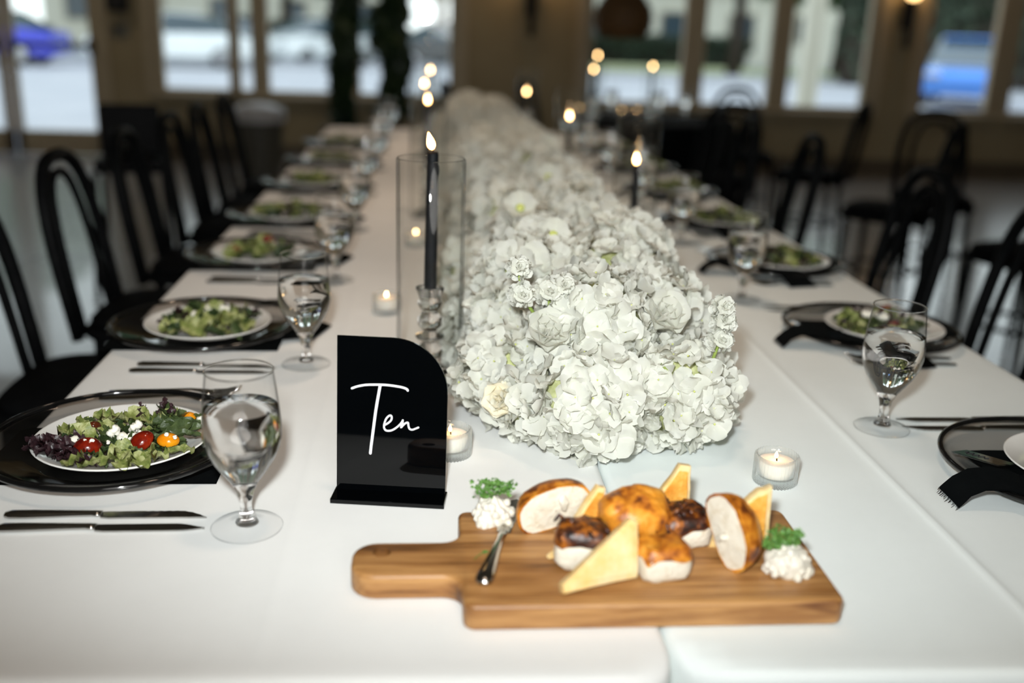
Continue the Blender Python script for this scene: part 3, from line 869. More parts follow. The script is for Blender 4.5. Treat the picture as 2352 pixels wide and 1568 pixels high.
t = thing('pendant_lamp', 'round brown wicker pendant lamp hanging before the three windows', 'lamp', (1.31, 7.0, 1.38))
ob('shade', MB().lathe([(0.05, 0.17), (0.12, 0.15), (0.185, 0.07), (0.2, 0.0), (0.19, -0.07), (0.155, -0.13), (0.15, -0.13), (0.183, -0.07), (0.193, 0.0), (0.178, 0.066), (0.115, 0.143), (0.05, 0.162)], 36).mesh('shade', M_wicker), t)
hoops = MB()
for z_, r_ in ((0.12, 0.155), (0.06, 0.192), (0.0, 0.204), (-0.06, 0.196), (-0.13, 0.158)):
    hoops.tube([(r_ * math.cos(a * 2 * PI / 32), r_ * math.sin(a * 2 * PI / 32), z_) for a in range(32)], 0.006, 6, closed=True)
ob('hoops', hoops.mesh('hoops', M_wicker), t, kind='stuff')
ob('cord', MB().tube([(0, 0, 0.15), (0, 0, 1.0), (0, 0, ZC - 1.38)], 0.005, 6).mesh('cord', M_plastic_dark), t)
ob('bulb', MB().blob((0, 0, 0.0), (0.03, 0.03, 0.04), n=12, m=8).mesh('bulb', M_bulb), t)

# ---------------------------------------------------------------- candles
FLAME_PROF = [(0, 0.0), (0.0035, 0.002), (0.0058, 0.006), (0.0060, 0.010), (0.0045, 0.016), (0.0022, 0.022), (0, 0.027)]
flame_me = MB().lathe(FLAME_PROF, 14).mesh('flame', M_flame)
flame_small = MB().lathe([(r * 0.72, z * 0.62) for r, z in FLAME_PROF], 12).mesh('flame', M_flame)
VH, VR = 0.354, 0.0525
vase_me = MB().lathe([(0, 0.0005), (VR - 0.004, 0.0005), (VR, 0.004), (VR, VH - 0.002), (VR - 0.0014, VH), (VR - 0.003, VH - 0.002), (VR - 0.003, 0.014), (VR - 0.008, 0.010), (0, 0.010)], 56).mesh('vase', M_vase)
holder_prof = [(0, 0), (0.030, 0), (0.031, 0.006), (0.022, 0.012), (0.010, 0.018), (0.010, 0.022), (0.019, 0.030), (0.021, 0.038), (0.019, 0.046), (0.010, 0.053),
               (0.010, 0.056), (0.022, 0.060), (0.023, 0.064), (0.010, 0.069), (0.012, 0.074), (0.019, 0.082), (0.020, 0.092), (0.014, 0.100), (0.012, 0.104), (0.017, 0.110),
               (0.020, 0.118), (0.0165, 0.124), (0.019, 0.131), (0.022, 0.138), (0.0225, 0.142), (0.0115, 0.142), (0.0105, 0.128), (0, 0.128)]
holder_me = MB().lathe(holder_prof, 26).mesh('holder', M_crystal)


def candle_set(x, y, z0, top, where, lean=0.0, ftilt=(0.25, 0.1)):
    v = ob('hurricane_vase', vase_me, None, (x, y, z0))
    tag(v, 'clear glass cylinder around the black candle ' + where, 'vase', 'cylinder vases')
    h = ob('candlestick', holder_me, None, (x, y, z0 + 0.0105))
    tag(h, 'crystal candlestick inside the glass cylinder ' + where, 'candlestick', 'crystal candlesticks')
    zb = z0 + 0.0105 + 0.129
    c = thing('taper_candle', 'lit black taper candle in the glass cylinder ' + where, 'candle', (x, y, zb), (0, lean, 0), 'black taper candles')
    H = top - zb
    body = MB().lathe([(0, 0), (0.0098, 0), (0.0100, 0.02), (0.0094, H * 0.5), (0.0086, H - 0.004), (0.0076, H), (0.004, H - 0.003), (0, H - 0.003)], 16)
    for k in range(4):
        a = rnd.uniform(0, 6.28); zz = H * rnd.uniform(0.75, 0.97)
        body.blob((0.0088 * math.cos(a), 0.0088 * math.sin(a), zz), (0.002, 0.002, 0.009), n=8, m=6)
    ob('wax_body', body.mesh('wax_body', M_cand), c)
    ob('wick', MB().tube([(0, 0, H - 0.003), (0.0004, 0, H + 0.004), (-0.001, 0, H + 0.008)], 0.0009, 6).mesh('wick', M_wick), c)
    ob('flame', flame_me, c, (-0.001, 0, H + 0.003), (0, -ftilt[0], ftilt[1]))
candle_set(0.005, 1.519, TZ, 1.113, 'behind the black sign', 0.012)
candle_set(0.0, 2.95, TZ, 1.075, 'second on the door side of the flowers', 0.0, (0.05, 0))
candle_set(-0.015, 4.3, TZ, 1.045, 'third on the door side of the flowers', 0.0, (0.0, 0))
candle_set(0.01, 4.95, TZ, 1.072, 'last on the door side of the flowers', 0.0, (0.0, 0))
candle_set(0.482, 2.29, TZ, 1.000, 'first on the far side of the flowers', 0.0, (0.05, 0))
candle_set(0.484, 3.46, TZ, 0.998, 'second on the far side of the flowers', 0.0, (0.0, 0))
candle_set(0.486, 5.05, TZ, 0.980, 'last on the far side of the flowers', 0.0, (0.0, 0))
for i, (x, y, top, w) in enumerate(((1.02, 6.32, 1.05, 'second tallest on the round table'), (1.09, 6.62, 1.125, 'tallest on the round table'), (1.44, 6.55, 1.07, 'shortest on the round table'))):
    candle_set(x, y, TZ, top, w, 0.0, (0, 0))

# ribbed tealight holders
RB = 0.0275
outer = MB().lathe([(0, 0.0), (RB * 0.93, 0.0), (RB, 0.003), (RB, 0.036), (RB * 0.97, 0.0385)], 216, ribs=36, ramp=0.036)
inner = MB().lathe([(RB * 0.97, 0.0385), (RB * 0.88, 0.0375), (RB * 0.86, 0.030), (RB * 0.84, 0.012), (0, 0.010)], 144)
outer.add(inner.v, inner.f)
tl_glass = outer.mesh('glass_cup', M_ribbed)
tl_wax = MB().lathe([(0, 0.0115), (RB * 0.80, 0.0115), (RB * 0.82, 0.014), (RB * 0.83, 0.0295), (RB * 0.76, 0.0305), (RB * 0.4, 0.0295), (0, 0.029)], 32).mesh('wax', M_wax)
tl_wick = MB().tube([(0, 0, 0.029), (0.0003, 0, 0.032), (0.0015, 0, 0.035)], 0.0009, 6).mesh('wick', M_wick)


def tealight(x, y, z, label):
    t = thing('tealight', label, 'candle', (x, y, z), (0, 0, rnd.uniform(0, 3)), 'ribbed glass tealights')
    ob('glass_cup', tl_glass, t); ob('wax', tl_wax, t); ob('wick', tl_wick, t)
    ob('flame', flame_small, t, (0.0012, 0, 0.0325), scale=0.62)
tealight(0.447, 1.135, TZ, 'lit tealight in ribbed glass between flowers and bread board')
tealight(0.033, 1.222, TZ, 'lit tealight in ribbed glass half hidden behind the black sign')
tealight(-0.078, 1.905, TZ, 'lit tealight in ribbed glass beside the front glass cylinder')
tealight(-0.03, 2.53, TZ, 'lit tealight glimpsed through the front glass cylinder')
tealight(0.50, 2.72, TZ, 'lit tealight beside the flowers next to the candle on the far side')
tealight(0.54, 4.2, TZ, 'lit tealight far along the side away from the door')
tealight(1.30, 6.78, TZ, 'lit tealight on the round black table, door-side one')
tealight(1.42, 6.86, TZ, 'lit tealight on the round black table, window-side one')
tealight(1.03, 6.9, TZ, 'lit tealight on the round black table behind the tall candles')

# ---------------------------------------------------------------- goblets
bowl_prof = [(0.0150, 0.0575), (0.0175, 0.0605), (0.0245, 0.0705), (0.0330, 0.0835), (0.0395, 0.0980), (0.0425, 0.1120), (0.0422, 0.1280), (0.0405, 0.1480), (0.0382, 0.1680), (0.0358, 0.1870)]
bowl_mb = MB().lathe(bowl_prof, 44)
G_rim = MB().tube([(0.0358 * math.cos(a * 2 * PI / 44), 0.0358 * math.sin(a * 2 * PI / 44), 0.1872) for a in range(44)], 0.0009, 6, closed=True).mesh('rim', M_stem)
G_bowl = bowl_mb.mesh('bowl', M_bowl)
G_stem = MB().lathe([(0, 0.0085), (0.0125, 0.0085), (0.0085, 0.0150), (0.0064, 0.0240), (0.0070, 0.0330), (0.0095, 0.0450), (0.0146, 0.0565), (0.0138, 0.0585), (0.006, 0.0560), (0, 0.0550)], 28).mesh('stem', M_stem)
G_foot = MB().lathe([(0, 0.0004), (0.036, 0.0004), (0.0392, 0.0014), (0.0396, 0.0024), (0.0385, 0.0034), (0.028, 0.0048), (0.017, 0.0070), (0.0126, 0.0092), (0, 0.0092)], 44).mesh('foot', M_foot)
wp = [(0, 0.0592)] + [(r - 0.0010, z) for r, z in bowl_prof[1:7]] + [(0.0397, 0.1452), (0.0389, 0.1460), (0, 0.1460)]
G_water = MB().lathe(wp, 44).mesh('water', M_water, True, 50)


def goblet(x, y, label, z=TZ, group='water goblets'):
    t = thing('water_goblet', label, 'glass', (x, y, z + 0.0005), (0, 0, rnd.uniform(0, 6)), group)
    ob('bowl', G_bowl, t); ob('rim', G_rim, t); ob('stem', G_stem, t); ob('foot', G_foot, t)
    w = ob('water', G_water, t)
    return t
LG = [1.022, 1.585, 2.154, 2.72, 3.32, 3.92, 4.5, 5.1]
RG = [1.31, 2.027, 2.611, 3.18, 3.78, 4.38, 4.95]
for i, y in enumerate(LG):
    goblet(-0.199 + 0.006 * math.sin(i * 3), y, 'stemmed goblet of water %s, %s from the front' % (SIDE['L'], ORD[i]))
for i, y in enumerate(RG):
    goblet(0.668 + 0.008 * min(i, 3), y, 'stemmed goblet of water %s, %s from the front' % (SIDE['R'], ORD[i]))
for i, (x, y) in enumerate(((1.27, 7.02), (1.60, 6.98), (1.75, 6.85))):
    goblet(x, y, 'stemmed goblet on the round black table, %s counted away from the door' % ORD[i], group='goblets on the round table')

# ---------------------------------------------------------------- plates, chargers, napkins, cutlery
CH_R = 0.163
ch_glass = MB().lathe([(0, 0.0012), (0.108, 0.0012), (0.118, 0.004), (0.150, 0.0150), (CH_R - 0.002, 0.0185), (CH_R - 0.002, 0.0205), (0.148, 0.0180), (0.116, 0.0070), (0.106, 0.0045), (0, 0.0045)], 72).mesh('glass_disc', M_charger)
ch_rim = MB().tube([((CH_R - 0.001) * math.cos(a * 2 * PI / 72), (CH_R - 0.001) * math.sin(a * 2 * PI / 72), 0.0195) for a in range(72)], 0.0036, 8, closed=True).mesh('rim', M_black_rim)
plate_me = MB().lathe([(0, 0.0015), (0.058, 0.0015), (0.062, 0.0005), (0.068, 0.0025), (0.098, 0.0120), (0.1185, 0.0215), (0.1198, 0.0230), (0.1185, 0.0240), (0.1165, 0.0235), (0.094, 0.0150), (0.066, 0.0060), (0, 0.0050)], 64).mesh('plate', M_ceramic)


def knife_mesh(serr):
    m = MB()
    L1 = 0.118
    top = []; bot = []
    n = 26
    for i in range(n + 1):
        u = i / n
        x = u * L1
        w = 0.0085 + 0.0012 * math.sin(u * PI)
        tip = max(0, (u - 0.72) / 0.28)
        yb = 0.0072 - (0.0162 if serr else 0.012) * tip ** 1.7
        yt = -0.0086 + 0.002 * max(0, 0.08 - u) / 0.08 + (0 if serr else 0.006 * tip ** 2.2)
        if serr and u > 0.35 and i % 2:
            yb -= 0.0007
        top.append((x, yb)); bot.append((x, yt))
    ol = top + bot[::-1]
    vs = [(x, y, 0.0030) for x, y in ol] + [(x, y, 0.0014) for x, y in ol]
    N = len(ol)
    m.add(vs, [tuple(range(N))[::-1], tuple(range(N, 2 * N))] + [(i, (i + 1) % N, N + (i + 1) % N, N + i) for i in range(N)])
    blade = m.mesh('blade', M_steel, False)
    rows = []
    for u, w, t in ((0, 0.0058, 0.0022), (0.06, 0.0058, 0.0030), (0.10, 0.0045, 0.0034), (0.3, 0.0055, 0.0036), (0.7, 0.0078, 0.0040), (0.94, 0.0085, 0.0038), (1.0, 0.0055, 0.0026)):
        x = -u * 0.105
        rows.append([(x, w * math.cos(2 * PI * k / 12), 0.0042 + t * math.sin(2 * PI * k / 12)) for k in range(12)])
    h = MB().grid(rows, close=True)
    h.f.append(tuple(range(12))); h.mi.append(0)
    h.f.append(tuple(range(72, 84))[::-1]); h.mi.append(0)
    return blade, h.mesh('handle', M_steel)
KN = [knife_mesh(True), knife_mesh(False)]


def knife(x, y, rz, label, kind=0, z=TZ, grp='table knives'):
    t = thing('table_knife', label, 'knife', (x, y, z), (0, 0, rz), grp)
    ob('blade', KN[kind][0], t); ob('handle', KN[kind][1], t)
    return t


def fork_meshes():
    rows = []
    prof = [(-0.110, 0.0055, 0.004), (-0.100, 0.0078, 0.0045), (-0.06, 0.0065, 0.0055), (-0.02, 0.0035, 0.0075), (0.01, 0.0032, 0.0085), (0.022, 0.0060, 0.0070), (0.034, 0.0110, 0.0045), (0.044, 0.0115, 0.0038)]
    for x, w, z in prof:
        rows.append([(x, w * math.cos(2 * PI * k / 10), z + 0.0016 * math.sin(2 * PI * k / 10)) for k in range(10)])
    h = MB().grid(rows, close=True)
    h.f.append(tuple(range(10))); h.mi.append(0)
    h.f.append(tuple(range(70, 80))[::-1]); h.mi.append(0)
    tines = []
    for k in range(4):
        y = -0.0093 + 0.0062 * k
        tines.append(MB().tube([(0.042, y, 0.0038), (0.060, y, 0.0046), (0.076, y, 0.0085), (0.084, y * 0.95, 0.0120)], [0.0018, 0.0017, 0.0014, 0.0007], 6).mesh('tine', M_steel))
    return h.mesh('handle', M_steel), tines
FH, FT = fork_meshes()


def fork(x, y, rz, label, z=TZ):
    t = thing('table_fork', label, 'fork', (x, y, z), (0, 0, rz), 'table forks')
    ob('handle', FH, t)
    for me in FT:
        ob('tine', me, t)


# --- salad pieces
def leaf_mesh(name, L, Wd, mat, curl, seed, lobes=0, ny=6, nx=9, ruffle=0.0):
    rr = random.Random(seed)
    rows = []
    for i in range(nx):
        u = i / (nx - 1)
        w = Wd * (math.sin(PI * min(1, 0.06 + u * 0.92)) ** 0.55)
        if lobes:
            w *= 0.62 + 0.38 * math.cos(u * lobes * 2 * PI)
        row = []
        for j in range(ny):
            v = -1 + 2 * j / (ny - 1)
            x = L * (u - 0.5)
            y = w * v
            z = curl * (v * v) * Wd + 0.35 * curl * math.sin(u * PI) * L * 0.3 + ruffle * Wd * mnoise.noise(Vector((u * 5 + seed, v * 3, seed))) * (0.4 + abs(v))
            row.append((x, y, z))
        rows.append(row)
    m = MB().grid(rows)
    up = MB().grid([[(p[0], p[1], p[2] - 0.0006) for p in r] for r in rows])
    m.add(up.v, up.f)
    return m.mesh(name, mat)
LEAF = {
    'lettuce_leaf': [leaf_mesh('lettuce_leaf', 0.058, 0.023, M_lettuce, 0.5, s, 0, 7, 9, 0.9) for s in (1, 2, 3)],
    'rocket_leaf': [leaf_mesh('rocket_leaf', 0.055, 0.012, M_green, 0.5, s, 3 if s % 2 else 0, 6, 12, 0.6) for s in (4, 5, 6)],
    'spinach_leaf': [leaf_mesh('spinach_leaf', 0.046, 0.015, M_dkgreen, 0.6, s, 0, 6, 9, 0.8) for s in (7, 8)],
    'purple_leaf': [leaf_mesh('purple_leaf', 0.054, 0.014, M_purple, 0.6, s, 3, 6, 13, 1.1) for s in (9, 10)],
}


def crumble_mesh(seed, r):
    rr = random.Random(seed); m = MB()
    m.blob((0, 0, 0), (r, r * 0.9, r * 0.7), r * 0.6, 1.3 / r, 12, 8, seed)
    for _ in range(3):
        a = rr.uniform(0, 6.28)
        m.blob((r * 0.7 * math.cos(a), r * 0.7 * math.sin(a), rr.uniform(-0.2, 0.4) * r), (r * 0.5,) * 3, r * 0.3, 2 / r, 8, 6, seed + _)
    return m.mesh('cheese_crumble', M_cheese)
CRUMB = [crumble_mesh(s, r) for s, r in ((1, 0.0085), (2, 0.0065), (3, 0.0028))]


def tomato_mesh(mat, nm):
    m = MB()
    rows = []
    for i in range(8):
        ph = PI / 2 * i / 7
        rows.append([(0.0165 * math.cos(ph) * math.cos(a * PI / 10), 0.0125 * math.cos(ph) * math.sin(a * PI / 10), 0.0115 * math.sin(ph)) for a in range(20)])
    m.grid(rows, close=True)
    m.lathe([(0, -0.0008), (0.010, 0.0), (0.0125, 0.0)], 20, M=Matrix.Diagonal((1.32, 1, 1, 1)))
    return m.mesh(nm, mat)
M_browntom = principled('brown_tomato_skin', srgb(84, 36, 16), 0.14, nscale=50, color2=srgb(60, 24, 12))
TOM = {'brown': tomato_mesh(M_browntom, 'tomato_half'), 'red': tomato_mesh(M_redtom, 'tomato_half'), 'yellow': tomato_mesh(M_yeltom, 'tomato_half')}


def salad(cx, cy, z, label, seed, detail, mir=1):
    rr = random.Random(seed)
    t = thing('salad', label, 'salad', (cx, cy, z), (0, 0, 0 if detail == 2 else rr.uniform(0, 6)), 'plated salads')
    pieces = []
    def put(kind, x, y, zz, rx, ry, rz, s_=1.0):
        lst = LEAF[kind]; pieces.append((kind, lst[rr.randrange(len(lst))], (x, y, zz), (rx, ry, rz), s_))
    if detail == 2:
        for _ in range(11):     # purple tuft at the outer edge
            put('purple_leaf', -0.068 + rr.uniform(-0.024, 0.022), -0.052 + rr.uniform(-0.02, 0.018), 0.022 + rr.uniform(0, 0.010), rr.uniform(-0.7, 0.7), rr.uniform(-0.4, 0.1), rr.uniform(-0.9, 0.6), rr.uniform(0.6, 0.85))
        for _ in range(6):
            put('purple_leaf', -0.030 + rr.uniform(-0.02, 0.02), -0.078 + rr.uniform(-0.008, 0.010), 0.018 + rr.uniform(0, 0.004), rr.uniform(-0.5, 0.5), rr.uniform(-0.3, 0.3), rr.uniform(-0.6, 0.6), 0.7)
        for _ in range(5):
            put('purple_leaf', 0.030 + rr.uniform(-0.02, 0.02), 0.050 + rr.uniform(-0.01, 0.012), 0.034 + rr.uniform(-0.004, 0.006), rr.uniform(-0.7, 0.7), -1.0 + rr.uniform(-0.5, 0.5), rr.uniform(0, 6), 0.55)
        for _ in range(22):    # rocket on the inner edge
            put('rocket_leaf', 0.068 + rr.uniform(-0.03, 0.022), 0.004 + rr.uniform(-0.04, 0.05), 0.024 + rr.uniform(-0.006, 0.012), rr.uniform(-0.7, 0.7), rr.uniform(-0.4, 0.4), rr.uniform(-1.0, 1.0), rr.uniform(0.6, 0.95))
        for (x, y, rz) in ((-0.010, -0.092, 0.5), (0.028, -0.090, 1.9), (0.060, -0.078, 0.2), (0.086, -0.056, 0.6), (0.046, -0.090, 2.4), (0.010, -0.082, 1.0), (-0.030, -0.090, 1.4)):
            put('lettuce_leaf', x, y, 0.023 + rr.uniform(-0.003, 0.003), -0.45 + rr.uniform(-0.2, 0.2), rr.uniform(-0.3, 0.3), rz, 0.56)
        for (x, y) in ((-0.062, -0.012), (-0.052, 0.010), (-0.03, 0.026), (0.008, 0.036), (0.03, 0.03), (-0.045, -0.02), (-0.02, 0.036), (0.05, 0.045)):
            put('lettuce_leaf', x, y, 0.026 + rr.uniform(0, 0.006), rr.uniform(-0.7, 0.2), rr.uniform(-0.5, 0.5), rr.uniform(0, 6), rr.uniform(0.45, 0.65))
        for _ in range(80):
            a, q = rr.uniform(0, 6.28), 0.072 * math.sqrt(rr.random())
            put(rr.choice(['spinach_leaf', 'spinach_leaf', 'lettuce_leaf', 'rocket_leaf', 'rocket_leaf']), q * math.cos(a), q * 0.8 * math.sin(a) - 0.022, 0.016 + rr.uniform(0, 0.014), rr.uniform(-0.6, 0.6), rr.uniform(-0.6, 0.6), rr.uniform(0, 6), rr.uniform(0.35, 0.6))
    else:
        for _ in range(70 if detail else 46):
            a, q = rr.uniform(0, 6.28), 0.082 * math.sqrt(rr.random())
            k = rr.choice(['lettuce_leaf', 'lettuce_leaf', 'rocket_leaf', 'spinach_leaf', 'rocket_leaf', 'purple_leaf'])
            put(k, q * math.cos(a), q * math.sin(a), 0.016 + rr.uniform(0, 0.026) * (1 - q / 0.1), rr.uniform(-0.8, 0.8), rr.uniform(-0.8, 0.8), rr.uniform(0, 6), rr.uniform(0.55, 0.85))
    if detail:
        for kind, me, loc, rot, s_ in pieces:
            ob(kind, me, t, loc, rot, s_)
        if detail == 2:
            for (x, y, zz, k) in ((-0.002, -0.026, 0.036, 0), (0.020, -0.014, 0.038, 0), (0.010, -0.036, 0.034, 1), (0.022, -0.034, 0.034, 1), (-0.044, -0.048, 0.034, 1), (0.092, 0.030, 0.030, 1), (0.0, -0.058, 0.036, 2), (-0.026, -0.062, 0.040, 2), (-0.018, -0.062, 0.040, 2), (0.034, -0.040, 0.042, 2), (0.068, -0.050, 0.043, 2), (0.078, -0.052, 0.040, 2)):
                ob('cheese_crumble', CRUMB[k], t, (x, y, zz), (rr.uniform(0, 3), rr.uniform(0, 3), rr.uniform(0, 3)))
        else:
            for _ in range(4):
                a, q = rr.uniform(0, 6.28), 0.04 * rr.random()
                ob('cheese_crumble', CRUMB[rr.randrange(2)], t, (q * math.cos(a), q * math.sin(a), 0.040))
    else:
        m = MB(); mats = [M_lettuce, M_green, M_dkgreen, M_purple]
        mi = {'lettuce_leaf': 0, 'rocket_leaf': 1, 'spinach_leaf': 2, 'purple_leaf': 3}
        for kind, me, loc, rot, s_ in pieces:
            M = Matrix.Translation(loc) @ Euler(rot).to_matrix().to_4x4() @ Matrix.Scale(s_, 4)
            m.add([v.co for v in me.vertices], [tuple(p.vertices) for p in me.polygons], mi[kind], M)
        ob('leaves', m.mesh('leaves', mats), t, kind='stuff')
    return t


def tomato(x, y, z, rot, col, label, s_=1.0):
    o = ob('tomato_half', TOM[col], None, (x, y, z), rot, s_)
    tag(o, label, 'tomato', 'cherry tomato halves')


def napkin_flat(cx, cy, x0, x1, y0, y1, edge_x=None, seed=0, knot=True):
    """black linen laid flat under a charger; hangs over the table edge at edge_x"""
    rows = []
    n = 26
    for j in range(9):
        y = y0 + (y1 - y0) * j / 8
        row = []
        for i in range(n + 1):
            x = x0 + (x1 - x0) * i / n
            z = 0.0012 + 0.0006 * mnoise.noise(Vector((x * 14, y * 14, seed)))
            px = x
            if edge_x is not None and x < edge_x:
                d = edge_x - x
                a = min(d / 0.012, 1.571)
                px = edge_x - 0.012 * math.sin(a) - 0.003; z = 0.0014 - 0.012 * (1 - math.cos(a)) - max(0, d - 0.0189)
            row.append((px - cx, y - cy, z))
        rows.append(row)
    m = MB().grid(rows)
    m2 = MB().grid([[(p[0], p[1], p[2] + 0.0012) for p in r] for r in rows])
    m.add(m2.v, m2.f)
    return m.mesh('sheet', M_black_cloth)


def ribbon_mesh(path, w, th=0.0015, fray=False):
    """cloth tail: path of (centre, width direction)"""
    rows = []
    for (p, d) in path:
        p = Vector(p); d = Vector(d).normalized()
        rows.append([p + d * w * v + Vector((0, 0, 0.0025 * (1 - v * v))) for v in (-0.5, -0.3, -0.1, 0.1, 0.3, 0.5)])
    m = MB().grid(rows)
    m2 = MB().grid([[q + Vector((0, 0, -th)) for q in r] for r in rows]); m.add(m2.v, m2.f)
    if fray:
        rr = random.Random(3)
        a, b = rows[-1][0], rows[-1][-1]
        t_ = (Vector(path[-1][0]) - Vector(path[-2][0])).normalized()
        for k in range(26):
            q = a.lerp(b, k / 25)
            m.tube([q, q + t_ * rr.uniform(0.003, 0.008) + Vector((rr.uniform(-0.002, 0.002), rr.uniform(-0.002, 0.002), 0))], 0.0003, 4)
    return m


LY = [1.236, 1.757, 2.335, 2.84, 3.45, 4.05, 4.65]
RY = [1.14, 1.775, 2.34, 2.875, 3.45, 4.05, 4.65]
LX, RX = -0.392, 0.850
PZ = TZ + 0.0046
for sd, X, YS in (('L', LX, LY), ('R', RX, RY)):
    sg = 1 if sd == 'L' else -1
    for i, y in enumerate(YS):
        where = '%s setting from the front, %s' % (ORD[i], SHORT[sd])
        cz = TZ + (0.0032 if sd == 'L' else 0.0008)
        px = X
        t = thing('charger_plate', 'clear glass charger with a black rim, ' + where, 'charger', (px - 0.006 if sd == 'L' else px, y, cz), group='glass chargers')
        ob('glass_disc', ch_glass, t); ob('rim', ch_rim, t)
        dz = 0.0046 if sd == 'L' else 0.0066
        p = ob('salad_plate', plate_me, None, (px + (0.004 if sd == 'L' else 0.02), y - 0.016, cz + dz))
        p.scale = (0.915, 0.915, 0.95)
        tag(p, 'round white salad plate of greens, ' + where, 'plate', 'white salad plates')
        det = 2 if (sd == 'L' and i == 0) else (1 if i < 2 else 0)
        salad(px + (0.004 if sd == 'L' else 0.02), y - 0.016, cz + dz, ('mixed green salad with cheese crumbles, ' if det else 'blurred green salad on its plate, ') + where, 50 + i + (20 if sd == 'R' else 0), det)
        if sd == 'L':
            t = thing('napkin', 'black linen napkin under the glass charger, ' + where, 'napkin', (px, y, TZ), group='black napkins')
            ob('sheet', napkin_flat(px, y, -0.66, -0.255, y - 0.103, y + 0.072, TX0 - 0.002, i), t)
            if i:
                tl = ribbon_mesh([((0.10, -0.015, 0.004), (0.1, 1, 0)), ((0.15, -0.01, 0.007), (0.1, 1, 0)), ((0.175, -0.005, 0.012), (0.2, 1, 0.1)), ((0.195, 0.0, 0.006), (0.3, 1, 0)), ((0.203, 0.0, 0.003), (0.3, 1, 0))], 0.09)
                ob('tail', tl.mesh('tail', M_black_cloth), t)
        else:
            t = thing('napkin', 'black linen napkin knotted over the glass charger, ' + where, 'napkin', (px, y, TZ), group='black napkins')
            base = ribbon_mesh([((0.15, 0.005, 0.0195), (0.05, 1, 0)), ((0.10, 0.005, 0.0078), (0.05, 1, 0)), ((0.0, 0.005, 0.0074), (0.05, 1, 0)), ((-0.08, 0.005, 0.0085), (-0.05, 1, 0)), ((-0.118, -0.005, 0.012), (-0.1, 1, 0))], 0.13)
            ob('sheet', base.mesh('sheet', M_black_cloth), t)
            ob('knot', MB().blob((-0.094, -0.066, 0.020), (0.020, 0.022, 0.012), 0.006, 60, 14, 10, i).mesh('knot', M_black_cloth), t)
            tail = ribbon_mesh([((-0.096, -0.072, 0.020), (0.0, 1, 0.1)), ((-0.118, -0.070, 0.027), (0.05, 1, 0.15)), ((-0.142, -0.064, 0.030), (0.1, 1, 0.1)), ((-0.166, -0.060, 0.027), (0.1, 1, 0.05)), ((-0.184, -0.060, 0.018), (0.08, 1, 0.0)), ((-0.193, -0.061, 0.009), (0.05, 1, 0)), ((-0.199, -0.062, 0.0035), (0.05, 1, 0))], 0.056, fray=True)
            ob('tail', tail.mesh('tail', M_black_cloth), t)
            flap = ribbon_mesh([((-0.090, -0.07, 0.020), (1, 0.3, 0)), ((-0.070, -0.085, 0.020), (1, 0.4, 0)), ((-0.040, -0.112, 0.024), (1, 0.4, 0)), ((-0.015, -0.150, 0.027), (1, 0.3, 0)), ((0.0, -0.178, 0.012), (1, 0.3, 0)), ((0.006, -0.200, 0.002), (1, 0.2, 0))], 0.07)
            ob('flap', flap.mesh('flap', M_black_cloth), t)
        if i < 5:
            for k in range(2):
                ky = y + (-0.184 - 0.031 * k if sd == 'L' else 0.166 + 0.034 * k)
                kx = X + sg * (0.030 - 0.004 * k)
                if sd == 'L' and i == 0:
                    kx = -0.366 + 0.003 * k
                knife(kx, ky, (0 if sd == 'L' else PI) + rnd.uniform(-0.012, 0.012), '%s steel knife, %s' % (('serrated' if k == 0 else 'smooth-edged') if i == 0 else ('inner' if k == 0 else 'outer'), where), k)
            for k in range(2):
                fy = y + (0.183 + 0.027 * k if sd == 'L' else -0.146 - 0.034 * k)
                fx = X + sg * (0.022 + 0.006 * k)
                fork(fx, fy, (0 if sd == 'L' else PI) + rnd.uniform(-0.02, 0.04), '%s steel fork, %s' % ('inner' if k == 0 else 'outer', where))
# tomatoes of the nearer salads
pz0 = TZ + 0.0032 + 0.0046
sx0, sy0 = LX + 0.004, LY[0] - 0.016
tomato(sx0 - 0.024, sy0 - 0.060, pz0 + 0.030, (0.9, 0.1, 0.3), 'red', 'glossy red tomato half beside the purple leaves in the front salad', 1.05)
tomato(sx0 + 0.036, sy0 - 0.046, pz0 + 0.031, (0.5, -0.55, 0.5), 'red', 'dark red tomato half in the middle of the front salad', 1.05)
tomato(sx0 + 0.068, sy0 - 0.044, pz0 + 0.032, (0.5, 0.1, 0.1), 'yellow', 'bright yellow tomato half in the front salad', 0.85)
tomato(sx0 + 0.072, sy0 + 0.050, pz0 + 0.026, (0.4, 0.1, 0.1), 'yellow', 'orange tomato half at the back of the front salad', 0.6)
tomato(sx0 - 0.036, sy0 + 0.006, pz0 + 0.032, (0.4, 0.3, 0.8), 'brown', 'small dark brown tomato half at the outer back of the front salad', 0.5)
tomato(LX + 0.02, LY[2] + 0.0, pz0 + 0.044, (0.4, 0.1, 0.1), 'red', 'red tomato half topping the third salad on the glass-door side', 0.9)
tomato(LX - 0.05, LY[2] - 0.05, pz0 + 0.030, (0.4, 0.1, 0.1), 'red', 'red tomato half at the outer edge of the third salad on the glass-door side', 0.9)
tomato(RX + 0.03, RY[1] + 0.0, pz0 + 0.044, (0.4, 0.1, 0.1), 'red', 'orange-red tomato half topping the second salad away from the door', 0.9)
tomato(RX + 0.02, RY[1] - 0.06, pz0 + 0.030, (0.4, 0.1, 0.1), 'red', 'red tomato half at the front of the second salad away from the door', 0.9)
